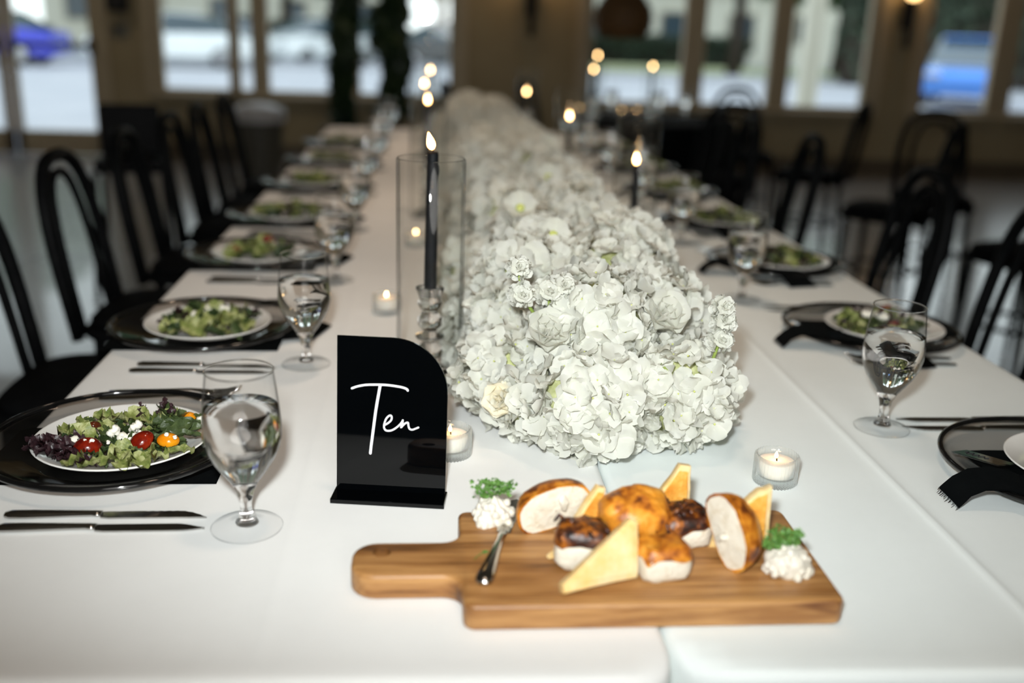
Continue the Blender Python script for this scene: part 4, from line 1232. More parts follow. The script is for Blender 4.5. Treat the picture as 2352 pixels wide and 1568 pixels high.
# acrylic place card on the front napkin
t = thing('place_card', 'clear acrylic place card with black script lying on the front black napkin', 'place card', (0.728, 1.146, TZ + 0.0275), (0.0, -0.20, -1.36))
ob('acrylic_strip', MB().box((0, 0, 0), (0.085, 0.026, 0.002), 0.0008).mesh('acrylic_strip', M_acr_clear, False), t)
sc_ = MB()
pp = []
for k in range(40):
    u = k / 39
    pp.append((-0.032 + 0.042 * u, 0.0005 + 0.0042 * math.sin(u * 26) * (1 - 0.5 * u), 0.0014))
sc_.tube(pp, 0.0006, 5)
ob('script', sc_.mesh('script', M_ink), t)

# ---------------------------------------------------------------- black table sign
SG = thing('table_sign', 'black acrylic table sign with a rounded corner lettered Ten in white script', 'sign', (-0.0425, 1.094, TZ), (0, 0, math.radians(-7.5)))
PW, PH = 0.132, 0.190
ol = [(0, 0), (PW, 0), (PW, PH * 0.655)]
for k in range(1, 17):
    a = PI / 2 * k / 16
    ol.append((PW * 0.50 + PW * 0.50 * math.cos(a), PH * 0.655 + PH * 0.345 * math.sin(a)))
ol += [(0, PH)]
LEAN = math.radians(-6.0)
MP = Matrix.Translation((-PW / 2, 0.006, 0.0055)) @ Matrix.Rotation(LEAN, 4, 'X') @ Matrix.Rotation(PI / 2, 4, 'X')
ob('panel', MB().prism(ol, -0.003, 0.0, 0.0004, M=MP, seg=1).mesh('panel', M_acrylic, False), SG)
ob('base', MB().box((0, -0.004, 0.0032), (PW + 0.004, 0.036, 0.0060), 0.0008).mesh('base', M_acrylic, False), SG)


def uv(px, py):
    u = (px - 262) / 905.0
    v = (1368 + (px - 258) * 0.045 - py) / 1232.0
    return (u * PW, v * PH, 0.0)


def smooth_path(pts, n=6):
    out = []
    P = [Vector(p) for p in pts]
    for i in range(len(P) - 1):
        p0, p1, p2, p3 = P[max(i - 1, 0)], P[i], P[i + 1], P[min(i + 2, len(P) - 1)]
        for k in range(n):
            t_ = k / n
            out.append(0.5 * ((2 * p1) + (-p0 + p2) * t_ + (2 * p0 - 5 * p1 + 4 * p2 - p3) * t_ * t_ + (-p0 + 3 * p1 - 3 * p2 + p3) * t_ ** 3))
    out.append(P[-1])
    return out
strokes = [
    ([(386, 551), (430, 536), (500, 524), (580, 522), (660, 524), (740, 533), (800, 544), (832, 556), (842, 568)], 9.5),
    ([(616, 530), (602, 610), (584, 720), (570, 830), (558, 930), (548, 1010), (542, 1072)], 12.0),
    ([(660, 842), (690, 824), (712, 800), (712, 772), (694, 768), (670, 792), (656, 826), (652, 858), (662, 882), (688, 890), (724, 882), (765, 855), (795, 824), (806, 804)], 8.0),
    ([(806, 806), (802, 832), (792, 862), (812, 840), (836, 824), (850, 826), (852, 846), (862, 872), (884, 880), (910, 872), (934, 862)], 8.0)]
for (pts, w) in strokes:
    path = smooth_path([uv(*p) for p in pts])
    path = [Vector((p[0], p[1], 0.0006)) for p in path]
    m = MB().tube(path, w / 905.0 * PW, 8, flat=((0, 0, 1), 0.25))
    for e in (path[0], path[-1]):
        r_ = w / 905.0 * PW
        m.blob(e, (r_, r_, r_ * 0.25), n=10, m=6)
    m.v = [tuple(MP @ Vector(p)) for p in m.v]
    ob('lettering', m.mesh('lettering', M_white_ink), SG, label='white script lettering')

# ---------------------------------------------------------------- bread board
BX, BY = 0.222, 0.909
BO = thing('bread_board', 'oiled wooden paddle board with a holed handle holding bread', 'board', (BX, BY, TZ + 0.0006))
hw, hd, th = 0.1855, 0.0965, 0.0275
def corner(cx, cy, r, a0, n=6):
    return [(cx + r * math.cos(a0 + PI / 2 * k / n), cy + r * math.sin(a0 + PI / 2 * k / n)) for k in range(n + 1)]
ol = []
ol += corner(hw - 0.012, -hd + 0.012, 0.012, -PI / 2)
ol += corner(hw - 0.012, hd - 0.012, 0.012, 0)
ol += corner(-hw + 0.010, hd - 0.010, 0.010, PI / 2)
hy1, hy0 = 0.028, -0.040
rj = 0.020
ol += [(-hw, hy1 + rj)] + [(-hw - rj + rj * math.cos(-a), hy1 + rj + rj * math.sin(-a)) for a in [PI / 2 * k / 5 for k in range(1, 6)]]
xe = -0.296
ol += corner(xe + 0.026, hy1 - 0.026, 0.026, PI / 2)
ol += corner(xe + 0.026, hy0 + 0.026, 0.026, PI)
ol += [(-hw - rj + rj * math.sin(a), hy0 - rj + rj * math.cos(a)) for a in [PI / 2 * k / 5 for k in range(0, 6)]]
ol += corner(-hw + 0.012, -hd + 0.012, 0.012, PI)
bm = MB().prism(ol, 0, th, 0.0045, seg=3)
bme = bm.mesh('board_body', M_board, True, 40)
bo_body = ob('board_body', bme, BO)
# drill the hanging hole through the handle
cut = bpy.data.objects.new('cutter', MB().lathe([(0, -0.01), (0.0095, -0.01), (0.0095, 0.05), (0, 0.05)], 24, M=Matrix.Translation((-0.266, 0.006, 0))).mesh('cutter', M_board))
COL.objects.link(cut)
cut.location = BO.location
md = bo_body.modifiers.new('hole', 'BOOLEAN'); md.operation = 'DIFFERENCE'; md.object = cut; md.solver = 'EXACT'
bpy.context.view_layer.update()
dg = bpy.context.evaluated_depsgraph_get()
nm = bpy.data.meshes.new_from_object(bo_body.evaluated_get(dg))
bo_body.modifiers.clear(); bo_body.data = nm; nm.name = 'board_body'
nm.set_sharp_from_angle(angle=math.radians(40))
bpy.data.objects.remove(cut, do_unlink=True)
BZ = TZ + 0.0006 + th


def half_roll(label, loc, rot, rx, ry, rz, seed, butter=None):
    """bun cut in half: local cut face looks along -Y"""
    t = thing('bread_roll', label, 'bread', loc, rot, 'bread on the board')
    rows = []; n, m = 22, 8
    for i in range(m + 1):
        ph = PI / 2 * i / m
        row = []
        for k in range(n):
            a = 2 * PI * k / n
            dx, dz = math.copysign(abs(math.cos(a)) ** 0.85, math.cos(a)), math.copysign(abs(math.sin(a)) ** 0.85, math.sin(a))
            p = Vector((rx * math.cos(ph) * dx, ry * math.sin(ph), rz * math.cos(ph) * dz))
            if p.z < -rz * 0.72:
                p.z = -rz * 0.72 + (p.z + rz * 0.72) * 0.25
            p += p.normalized() * 0.0016 * mnoise.noise(p * 70 + Vector((seed, 0, 0)))
            row.append(p)
        rows.append(row)
    lip = [[p * q + Vector((0, -0.0008, 0)) for p in rows[0]] for q in (1.0, 0.97, 0.92)]
    cm_ = MB().grid(rows, close=True); lp_ = MB().grid(lip, close=True); cm_.add(lp_.v, lp_.f)
    ob('crust', cm_.mesh('crust', M_crust), t)
    face = [[p * q + Vector((0, -0.0012 * (1 - q) - (0.001 if q < 0.97 else 0) + 0.0012 * mnoise.noise(p * 90 * q), 0)) for p in rows[0]] for q in (0.93, 0.90, 0.75, 0.5, 0.3, 0.02)]
    ob('crumb', MB().grid(face, close=True).mesh('crumb', M_crumb), t)
    if butter:
        bx, bz, br = butter
        ob('butter', MB().blob((bx, -0.003, bz), (br * 0.5, 0.004, br), 0.003, 150, 14, 10, seed).mesh('butter', M_butter), t)
    return t


def bun_chunk(label, loc, rot, sx, sy, sz, top_mat, seed, strands=0, crumb_frac=0.55):
    """torn square chunk: white crumb below, browned crust cap on top"""
    t = thing('bread_roll', label, 'bread', loc, rot, 'bread on the board')
    m = MB().blob((0, 0, sz * crumb_frac * 0.5), (sx / 2, sy / 2, sz * crumb_frac * 0.5), 0.003, 120, 24, 12, seed, power=0.45)
    ob('crumb', m.mesh('crumb', M_crumb), t)
    rows = []
    for i in range(9):
        ph = PI / 2 * i / 8
        row = []
        for k in range(28):
            a = 2 * PI * k / 28
            ca, sa = math.copysign(abs(math.cos(a)) ** 0.5, math.cos(a)), math.copysign(abs(math.sin(a)) ** 0.5, math.sin(a))
            q = max(0.0, math.cos(ph)) ** 0.34
            p = Vector((sx * 0.525 * q * ca, sy * 0.525 * q * sa, sz * crumb_frac * 0.72 + (sz * (1 - crumb_frac * 0.72)) * math.sin(ph)))
            if i == 0:
                p.z += 0.003 * math.sin(5 * a + seed)
            p += Vector((0, 0, 1)) * 0.0042 * mnoise.noise(p * 120 + Vector((seed, seed, 0)))
            row.append(p)
        rows.append(row)
    ob('crust', MB().grid(rows, close=True).mesh('crust', top_mat), t)
    rr = random.Random(seed)
    if strands:
        s_m = MB()
        for _ in range(strands):
            x0, y0 = rr.uniform(-0.4, 0.4) * sx, rr.uniform(-0.4, 0.4) * sy
            a = rr.uniform(0, 6.28); L_ = rr.uniform(0.006, 0.012)
            zz = sz * (0.98 - 0.5 * (abs(x0) / sx) ** 2)
            s_m.tube([(x0, y0, zz), (x0 + L_ * 0.5 * math.cos(a), y0 + L_ * 0.5 * math.sin(a), zz + rr.uniform(0, 0.004)), (x0 + L_ * math.cos(a + 0.5), y0 + L_ * math.sin(a + 0.5), zz - 0.002)], [0.0020, 0.0026, 0.0012], 6)
        ob('onion_strands', s_m.mesh('onion_strands', M_dark_glaze), t, kind='stuff')
    return t


def toast(label, loc, rot, pts, th_, face_mat, edge_mat, seed):
    """triangular toast wedge: outline pts in local XZ, thickness along Y"""
    t = thing('toast_wedge', label, 'bread', loc, rot, 'bread on the board')
    M = Matrix.Rotation(PI / 2, 4, 'X')
    P = []
    for i in range(len(pts)):
        a, b = Vector(pts[i]), Vector(pts[(i + 1) % len(pts)])
        for k in range(5):
            q = a.lerp(b, k / 5)
            d = (b - a).normalized(); nrm = Vector((d.y, -d.x))
            q = q + nrm * 0.0012 * mnoise.noise(Vector((q.x * 120, q.y * 120, seed)))
            P.append((q.x, q.y))
    m = MB().prism(P, -th_ / 2, th_ / 2, 0.0022, M=M, seg=2)
    m.v = [tuple(Vector(v) + Vector((0, 1, 0)) * 0.0012 * mnoise.noise(Vector(v) * 60 + Vector((seed, 0, 0)))) for v in m.v]
    body = ob('crumb', m.mesh('crumb', face_mat, True, 30), t)
    cx = sum(p[0] for p in pts) / len(pts); cy = sum(p[1] for p in pts) / len(pts)
    Q = [(cx + (p[0] - cx) * 0.80, cy + (p[1] - cy) * 0.80) for p in P]
    f = MB().prism(Q, th_ / 2 - 0.0016, th_ / 2 + 0.0010, 0.0008, M=M, seg=1)
    ob('browned_face', f.mesh('browned_face', edge_mat, True, 40), t)
    return t


half_roll('cut half bread roll with its white crumb and butter showing, beside the spreader knife', (0.139, 0.957, BZ + 0.0255), (0.10, -0.22, 0.22), 0.043, 0.038, 0.029, 1, (0.010, 0.008, 0.010))
toast('narrow golden toast point standing behind the dark glazed chunk', (0.172, 0.942, BZ + 0.004), (-0.15, 0.0, 0.25), [(-0.030, -0.004), (0.020, -0.004), (0.020, 0.050), (0.012, 0.054)], 0.012, M_pale, M_toast, 2)
bun_chunk('white bread chunk with dark glazed onion crust at the front of the pile', (0.158, 0.888, BZ), (0, 0, -0.22), 0.054, 0.044, 0.046, M_dark_glaze, 3, 6, 0.86)
toast('pale toast wedge leaning at the very front of the board', (0.172, 0.844, BZ + 0.006), (-0.42, 0.0, 0.34), [(-0.044, -0.003), (0.036, -0.003), (0.041, 0.018), (0.047, 0.050), (0.040, 0.055), (0.026, 0.047), (-0.044, 0.006)], 0.013, M_pale, M_pale, 4)
rl = thing('bread_roll', 'whole round golden knot roll in the middle of the pile', 'bread', (0.219, 0.928, BZ), (0, 0, 0.2), 'bread on the board')
ob('crust', MB().blob((0, 0, 0.030), (0.039, 0.036, 0.031), 0.004, 45, 30, 18, 2.3, power=0.88).mesh('crust', M_crust), rl)
kn = MB()
kn.blob((0.012, 0.004, 0.046), (0.024, 0.022, 0.018), 0.003, 60, 18, 10, 4.0)
kn.blob((-0.020, 0.0, 0.042), (0.020, 0.024, 0.017), 0.003, 60, 18, 10, 9.0)
ob('knot', kn.mesh('knot', M_crust), rl)
for k, (x, z_) in enumerate(((0.008, 0.030), (0.022, 0.028), (-0.010, 0.028))):
    ob('slash', MB().tube([(x, -0.0290, z_ + 0.010), (x + 0.003, -0.0325, z_), (x + 0.002, -0.0305, z_ - 0.012)], [0.0008, 0.0020, 0.0008], 6).mesh('slash', M_dark_glaze), rl)
toast('toast point with a browned face, tallest at the back of the board', (0.268, 0.978, BZ + 0.003), (-0.18, 0.0, 0.05), [(-0.034, -0.003), (0.024, -0.003), (0.024, 0.060), (0.012, 0.062)], 0.013, M_pale, M_toast, 6)
bun_chunk('bread chunk with dark sticky onion topping behind the round roll', (0.272, 0.932, BZ), (0, 0, 0.2), 0.056, 0.050, 0.040, M_dark_glaze, 8, 14, 0.84)
bun_chunk('square white bread chunk with a smooth golden crust at the front', (0.236, 0.866, BZ), (0, 0, 0.18), 0.052, 0.042, 0.038, M_crust, 10, 0, 0.86)
half_roll('cut half roll leaning on its side with white face towards the chunks', (0.305, 0.884, BZ + 0.036), (-0.05, 0.98, -1.12), 0.041, 0.040, 0.026, 7, (0.004, -0.006, 0.008))
toast('upright toast point at the end of the board beside the second butter mound', (0.343, 0.922, BZ + 0.003), (-0.10, 0.0, 0.0), [(-0.044, -0.003), (0.020, -0.003), (0.020, 0.064), (0.006, 0.060), (-0.032, 0.026)], 0.013, M_pale, M_toast, 11)
toast('small golden toast corner peeking out beside the dark glazed chunk', (0.140, 0.903, BZ + 0.002), (0.1, 0, 0.3), [(-0.016, 0), (0.012, 0), (0.012, 0.016)], 0.010, M_pale, M_toast, 13)


def sprig(parent, seed, loc, n=5, spread=0.016):
    rr = random.Random(seed)
    m = MB()
    for k in range(n):
        a = rr.uniform(0, 6.28); q = spread * rr.uniform(0.2, 1)
        tip = Vector((q * math.cos(a), q * math.sin(a), rr.uniform(0.004, 0.014)))
        m.tube([(0, 0, 0), tip * 0.5 + Vector((0, 0, 0.003)), tip], 0.0006, 5)
        for j in range(9):
            p = tip + Vector((rr.uniform(-1, 1), rr.uniform(-1, 1), rr.uniform(-0.6, 1))) * 0.0065
            s_ = rr.uniform(0.0026, 0.0044)
            E_ = Euler((rr.uniform(-0.9, 0.9), rr.uniform(-0.9, 0.9), rr.uniform(0, 6))).to_matrix().to_4x4()
            pts = []
            for h in range(10):
                b = 2 * PI * h / 10
                r_ = s_ * (1.0 if h % 2 else 0.62)
                pts.append((r_ * math.cos(b), r_ * math.sin(b), 0.0012 * math.sin(3 * b)))
            m.add(pts + [(0, 0, 0.001)], [(h, (h + 1) % 10, 10) for h in range(10)], 0, Matrix.Translation(p) @ E_)
    return ob('parsley_sprig', m.mesh('parsley_sprig', M_herb, False), parent, loc)


def butter_mound(label, x, y, rx, rz, seed, swirl):
    t = thing('butter_mound', label, 'butter', (x, y, BZ - 0.001), group='butter mounds')
    m = MB()
    rr = random.Random(seed)
    if swirl:
        rows = []
        for i in range(13):
            u = i / 12
            z = rz * u
            r0 = rx * max(0.0, 1 - u ** 1.6) ** 0.6 * (1.0 if u > 0.12 else 0.9)
            rows.append([((r0 * (1 + 0.13 * math.sin(9 * a * 2 * PI / 54 + 2.4 * u * PI))) * math.cos(a * 2 * PI / 54) + 0.0, (r0 * (1 + 0.13 * math.sin(9 * a * 2 * PI / 54 + 2.4 * u * PI))) * math.sin(a * 2 * PI / 54), z + 0.0012 * math.sin(6 * u * PI + a * 0.2)) for a in range(54)])
        m.grid(rows, close=True)
        for k in range(26):
            a, u = rr.uniform(0, 6.28), rr.uniform(0.05, 0.8)
            r0 = rx * max(0.0, 1 - u ** 1.6) ** 0.6
            m.blob((r0 * math.cos(a), r0 * math.sin(a), rz * u), (0.0045, 0.0045, 0.0050), 0.0012, 200, 10, 8, k)
    else:
        m.blob((0, 0, rz * 0.4), (rx, rx * 0.85, rz * 0.6), 0.004, 90, 28, 16, seed)
        for k in range(60):
            a, ph = rr.uniform(0, 6.28), rr.uniform(0.0, 1.4)
            m.blob((rx * 0.95 * math.cos(a) * math.cos(ph), rx * 0.82 * math.sin(a) * math.cos(ph), 0.004 + rz * 0.85 * math.sin(ph)), (rr.uniform(0.003, 0.0055),) * 3, 0.001, 200, 8, 6, k)
    ob('whipped_butter', m.mesh('whipped_butter', M_butter), t)
    return t
bt = butter_mound('piped whipped butter mound topped with curly parsley by the knife tip', 0.075, 0.985, 0.0225, 0.029, 3, True)
sprig(bt, 5, (0.006, 0.002, 0.029), 9, 0.014); sprig(bt, 6, (-0.012, 0.004, 0.024), 5, 0.011)
bt = butter_mound('lumpy whipped butter mound with parsley at the end of the board', 0.366, 0.868, 0.0235, 0.030, 9, False)
sprig(bt, 7, (-0.008, 0.008, 0.031), 6, 0.014); sprig(bt, 8, (0.004, -0.006, 0.031), 4, 0.012); sprig(bt, 9, (-0.015, 0.0, 0.026), 4, 0.010)
ob_h = MB()
ob_h.add([(0, 0, 0.001), (0.004, 0.0026, 0.0022), (0.009, 0.0006, 0.001), (0.004, -0.0026, 0.0016)], [(0, 1, 2, 3)])
ob_h.tube([(0, 0, 0.001), (-0.006, -0.002, 0.0008), (-0.011, -0.005, 0.0006)], 0.0004, 5)
tag(ob('parsley_leaf', ob_h.mesh('parsley_leaf', M_herb, False), None, (0.058, 0.9085, BZ), (0, 0, 0.5), 1.1), 'single fallen parsley leaf lying on the bare wood by the knife', 'herb')
# butter spreader across the board
t = thing('butter_spreader', 'steel butter spreader lying across the bread board', 'knife', (0.0805, 0.938, BZ), (0, 0, math.atan2(0.175, 0.047)))
bl = []
nn = 18
for i in range(nn + 1):
    u = i / nn
    bl.append((0.012 + 0.080 * u, (0.0075 + 0.0022 * math.sin(u * PI)) * (1 if u < 0.8 else math.sqrt(max(0, 1 - ((u - 0.8) / 0.2) ** 2)))))
bt_ = [(x, -0.0075 * (1 if i < nn * 0.85 else math.sqrt(max(0, 1 - ((i / nn - 0.85) / 0.15) ** 2)))) for i, (x, _) in enumerate(bl)]
ob('blade', MB().prism(bl + bt_[::-1][1:], 0.0022, 0.0038, 0.0004, seg=1).mesh('blade', M_steel, False), t)
rows = []
for u, w, h_ in ((0, 0.0040, 0.0022), (0.12, 0.0046, 0.0028), (0.2, 0.0036, 0.0032), (0.5, 0.0060, 0.0040), (0.85, 0.0092, 0.0046), (0.95, 0.0088, 0.0042), (1.0, 0.0050, 0.0024)):
    rows.append([(0.014 - u * 0.110, w * math.cos(2 * PI * k / 14), 0.0048 + h_ * math.sin(2 * PI * k / 14)) for k in range(14)])
hm = MB().grid(rows, close=True)
hm.f.append(tuple(range(14))); hm.mi.append(0)
hm.f.append(tuple(range(84, 98))[::-1]); hm.mi.append(0)
ob('handle', hm.mesh('handle', M_steel), t)

# ---------------------------------------------------------------- flowers
def petal(m, L, wf, cup, M, seed, ruff=0.12, nx=5, ny=5, mat=0):
    us = [0.05, 0.30, 0.58, 0.82, 1.0] if nx == 5 else [0.05 + 0.95 * i / (nx - 1) for i in range(nx)]
    rows = []
    for u in us:
        w = L * wf * (0.16 + 0.98 * math.sin(PI * min(0.93, u * 0.80 + 0.03)) ** 0.9) * (1.0 if u < 0.99 else 0.72)
        row = []
        for j in range(ny):
            v = -1 + 2 * j / (ny - 1)
            x = L * (u - 0.10 * v * v * (1 if u > 0.7 else 0))
            z = L * (cup * u * u + 0.20 * cup * v * v) + L * ruff * mnoise.noise(Vector((u * 2.2 + seed, v * 1.6, seed * 0.7))) * (0.3 + u)
            row.append((x, w * v, z))
        rows.append(row)
    m.grid(rows, mat, M)


def floret_mb(seed, R=0.0192):
    rr = random.Random(seed)
    m = MB()
    for k in range(4):
        M = Matrix.Translation((0, 0, 0.0006 * (k % 2))) @ Matrix.Rotation(k * PI / 2 + rr.uniform(-0.15, 0.15), 4, 'Z') @ Matrix.Rotation(rr.uniform(-0.25, 0.12), 4, 'Y')
        petal(m, R * rr.uniform(0.85, 1.15), 0.60, rr.uniform(-0.05, 0.5), M, seed * 3.1 + k, 0.34)
    m.blob((0, 0, 0.0016), (0.0013, 0.0013, 0.0012), n=6, m=4, mat=1)
    return m
FLORET = [floret_mb(s) for s in range(6)]
FLORET_ME = [f.mesh('floret', [M_petal, M_eye]) for f in FLORET]


def head_layout(R, n, seed, zmin=-0.85, squash=0.9):
    rr = random.Random(seed)
    out = []
    for i in range(n):
        z = 1 - 2 * (i + 0.5) / n
        if z < zmin:
            continue
        a = i * 2.399963 + seed
        q = math.sqrt(1 - z * z)
        d = Vector((q * math.cos(a), q * math.sin(a), z))
        d = (d + Vector((rr.gauss(0, 1), rr.gauss(0, 1), rr.gauss(0, 1))) * 0.10).normalized()
        p = Vector((d.x, d.y, d.z * squash)) * R * rr.uniform(0.90, 1.06)
        nd = (d + Vector((rr.gauss(0, 1), rr.gauss(0, 1), rr.gauss(0, 1))) * 0.38).normalized()
        rot = nd.to_track_quat('Z', 'Y').to_matrix().to_4x4() @ Matrix.Rotation(rr.uniform(0, 6.28), 4, 'Z')
        out.append((p, rot, rr.uniform(0.72, 1.18), rr.randrange(6)))
    return out


def core_me(R, seed):
    m = MB().blob((0, 0, 0), (R * 0.80, R * 0.80, R * 0.70), R * 0.10, 30, 16, 10, seed)
    return m.mesh('stem_cluster', M_core)
CORE = {}
def joined_head(R, n, seed):
    m = MB()
    for p, rot, s_, k in head_layout(R, n, seed):
        f = FLORET[k]
        m.add(f.v, f.f, 0, Matrix.Translation(p) @ rot @ Matrix.Scale(s_, 4))
    return m.mesh('florets', [M_petal, M_eye])
HEADS = [joined_head(0.078, 150, s) for s in (101, 102, 103)]
CORE_ME = core_me(0.078, 3)

# nearest heads: every floret an object
FRONT = [  # centre, radius, squash, label
    ((0.215, 1.232, 0.825), 0.078, 'white hydrangea head at the very front of the runner behind the bread'),
    ((0.335, 1.262, 0.830), 0.078, 'front white hydrangea head on the side of the small stock spike'),
    ((0.118, 1.345, 0.822), 0.070, 'white hydrangea head beside the black sign and glass cylinder'),
    ((0.235, 1.320, 0.905), 0.082, 'raised white hydrangea head crowning the front of the runner'),
    ((0.330, 1.390, 0.895), 0.074, 'raised white hydrangea head behind the short stock spike'),
    ((0.205, 1.270, 0.792), 0.062, 'low white hydrangea head resting on the cloth behind the bread'),
    ((0.375, 1.330, 0.802), 0.066, 'low white hydrangea head at the far-side foot of the runner'),
    ((0.140, 1.440, 0.870), 0.070, 'white hydrangea head behind the paired stock spikes'),
    ((0.275, 1.500, 0.920), 0.074, 'white hydrangea head on the ridge just behind the crowning one'),
    ((0.150, 1.275, 0.806), 0.052, 'small white hydrangea head tucked behind the sign-side tealight'),
]
cents = [(Vector(c), r) for c, r, _ in FRONT]
for i, (c, R, lab) in enumerate(FRONT):
    t = thing('hydrangea', lab, 'flower', c, group='hydrangeas at the front of the runner')
    ob('stem_cluster', core_me(R, i), t)
    n = int(150 * (R / 0.078) ** 2)
    for p, rot, s_, k in head_layout(R, n, 11 + i, -0.97):
        w = Vector(c) + p
        if w.z < TZ + 0.006:
            continue
        if any(j != i and (w - cc).length < rr_ * 0.86 for j, (cc, rr_) in enumerate(cents)):
            continue
        o = ob('floret', FLORET_ME[k], t)
        o.matrix_local = Matrix.Translation(p) @ rot @ Matrix.Scale(s_ * 1.12, 4)
# the rest of the runner
rr = random.Random(77)
placed = list(cents)
y = 1.44
nmid = 0
lane = 0
row = 0
LANE = ['low on the sign side', 'low along the middle', 'low on the far side', 'on the ridge, sign side', 'on the ridge, far side']
while y < 5.0:
    row += 1
    for li, (x, z) in enumerate(((0.115, 0.818), (0.235, 0.83), (0.355, 0.818), (0.175, 0.905), (0.300, 0.910))):
        p = Vector((x + rr.uniform(-0.02, 0.02), y + rr.uniform(-0.03, 0.03) + (0.06 if z > 0.86 else 0), z + rr.uniform(-0.012, 0.018)))
        if any((p - c).length < 0.085 for c, _ in cents):
            continue
        s_ = rr.uniform(0.9, 1.08)
        near = y < 2.2
        if near:
            nmid += 1
            lab = 'soft white hydrangea head %s, %s cross row behind the front heads' % (LANE[li], ORD[row - 1])
        else:
            lab = 'white hydrangea head in the far blurred stretch of the flower runner'
        t = thing('hydrangea', lab, 'flower', p, (0, 0, rr.uniform(0, 6)), 'hydrangeas in the middle of the runner' if near else 'hydrangeas far along the runner')
        t.scale = (s_, s_, s_)
        ob('stem_cluster', CORE_ME, t)
        ob('florets', HEADS[rr.randrange(3)], t, kind='stuff')
    y += 0.128


def rose(label, loc, rot, s_=1.0, mat=None):
    t = thing('rose', label, 'flower', loc, rot, 'open roses in the runner'); t.scale = (s_,) * 3
    for ring, (n, L, tilt) in enumerate(((3, 0.016, -1.35), (4, 0.021, -1.1), (5, 0.027, -0.8), (6, 0.032, -0.45))):
        for k in range(n):
            m = MB()
            petal(m, L, 0.66, 0.28, Matrix.Rotation(k * 2 * PI / n + ring * 0.7, 4, 'Z') @ Matrix.Rotation(tilt, 4, 'Y'), ring * 7 + k, 0.10, 6, 6)
            ob('petal', m.mesh('petal', mat or M_petal), t)
    ob('calyx', MB().lathe([(0, -0.012), (0.004, -0.010), (0.007, -0.003), (0.005, 0.001), (0, 0.002)], 12).mesh('calyx', M_gstem), t)
rose('open white rose beneath the paired stock spikes', (0.160, 1.262, 0.905), (0.75, -0.25, 0.3), 1.15)
rose('wide open white rose high on the stock-spike side of the runner', (0.322, 1.285, 0.925), (0.8, 0.2, 0), 1.2)
rose('cream rose low on the sign side of the runner front', (0.100, 1.262, 0.812), (1.1, -0.3, 0), 0.9, M_petal2)
rose('cream-white rose on the bump beside the far-side candle', (0.372, 1.745, 0.925), (0.6, 0.3, 0), 1.3, M_petal2)


def daisy(label, loc, rot, s_=1.0):
    t = thing('green_eyed_flower', label, 'flower', loc, rot, 'green-eyed flowers'); t.scale = (s_,) * 3
    for k in range(9):
        m = MB()
        petal(m, 0.024, 0.50, 0.25, Matrix.Rotation(k * 2 * PI / 9, 4, 'Z') @ Matrix.Rotation(-0.2 - 0.2 * (k % 2), 4, 'Y'), k + 3, 0.12)
        ob('petal', m.mesh('petal', M_petal), t)
    ob('flower_eye', MB().lathe([(0, 0.001), (0.0045, 0.002), (0.006, 0.005), (0.004, 0.008), (0, 0.006)], 14).mesh('flower_eye', M_eye), t)
daisy('white flower with green eye high on the ridge, door side', (0.165, 1.76, 0.985), (0.8, -0.1, 0), 1.4)
daisy('white flower with green eye just behind the crowning hydrangea', (0.200, 1.56, 0.978), (0.8, 0.1, 0), 1.3)
daisy('white flower with green eye further up the runner towards its middle', (0.26, 2.15, 0.985), (0.8, 0.0, 0), 1.4)
daisy('white flower with green eye far up the ridge of the runner', (0.33, 2.75, 0.985), (0.8, 0.1, 0), 1.5)


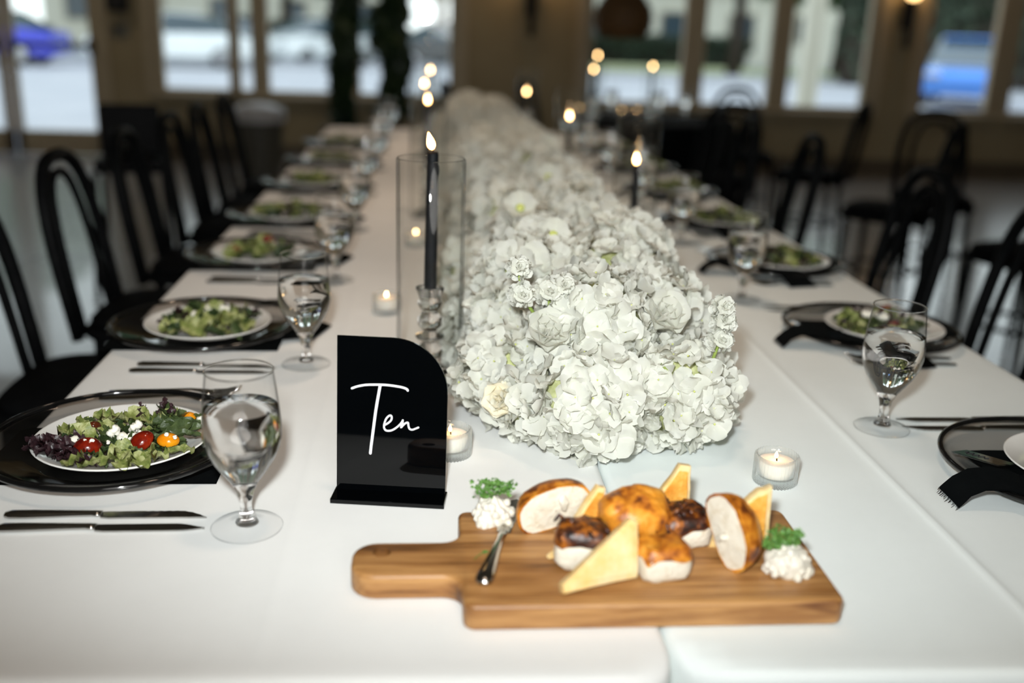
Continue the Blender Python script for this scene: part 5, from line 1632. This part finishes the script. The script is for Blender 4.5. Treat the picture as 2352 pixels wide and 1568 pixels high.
def blossom_mesh(seed, R=0.013):
    m = MB(); rr_ = random.Random(seed)
    for ring, (n, q, tilt) in enumerate(((6, 1.0, -0.05), (5, 0.85, -0.5), (4, 0.6, -1.0))):
        for k in range(n):
            petal(m, R * q * rr_.uniform(0.9, 1.15), 0.55, 0.3, Matrix.Rotation(k * 2 * PI / n + ring * 0.5 + rr_.uniform(-0.2, 0.2), 4, 'Z') @ Matrix.Rotation(tilt + rr_.uniform(-0.2, 0.2), 4, 'Y'), seed + ring * 5 + k, 0.3, 4, 4)
    return m.mesh('blossom', M_petal)
BLOS = [blossom_mesh(s) for s in (1, 2, 3)]


def stock(label, base, tips, sizes):
    """spike of ruffled blossoms: stem from base through the tips (all relative to base)"""
    t = thing('stock_spike', label, 'flower', base, group='stock spikes')
    ob('stem', MB().tube([(0, 0, 0)] + [Vector(p) * 1.0 for p in tips], [0.0028] + [0.0022] * len(tips), 7).mesh('stem', M_gstem), t)
    for i, (p, s_) in enumerate(zip(tips, sizes)):
        for k in range(7):
            a = k * 2.4
            zf = 0.9 - 1.5 * k / 6
            d = Vector((math.cos(a) * math.sqrt(max(0.05, 1 - zf * zf)), math.sin(a) * math.sqrt(max(0.05, 1 - zf * zf)), zf))
            o = ob('blossom', BLOS[(i + k) % 3], t)
            o.matrix_local = Matrix.Translation(Vector(p) + d * 0.0085 * s_) @ d.to_track_quat('Z', 'Y').to_matrix().to_4x4() @ Matrix.Rotation(a, 4, 'Z') @ Matrix.Scale(s_, 4)
stock('stock spike leaning out at the top of the sign side, its blossoms in two tufts', (0.165, 1.28, 0.90), [(-0.040, -0.012, 0.058), (-0.045, -0.01, 0.094)], [1.0, 0.95])
stock('stock spike with a full round tuft next to the leaning one', (0.17, 1.29, 0.90), [(-0.008, -0.01, 0.060), (0.012, -0.01, 0.068)], [1.15, 1.0])
stock('short upright stock spike on the side away from the door', (0.372, 1.23, 0.855), [(0.012, -0.01, 0.058), (0.012, -0.012, 0.085), (0.010, -0.014, 0.104)], [1.0, 1.0, 0.9])
# a few leaves showing between the heads
leafm = leaf_mesh('flower_leaf', 0.06, 0.016, M_gstem, 0.3, 33)
for i, (p, r_, lab) in enumerate((((0.318, 1.215, 0.862), (0.3, 0.9, 0.5), 'narrow green leaf between the front heads under the short spike'),
                                  ((0.395, 1.262, 0.765), (0.1, 0.1, 0.6), 'green leaf lying on the cloth at the far-side foot of the runner'),
                                  )):
    tag(ob('flower_leaf', leafm, None, p, r_, 0.8), lab, 'leaf', 'leaves in the runner')
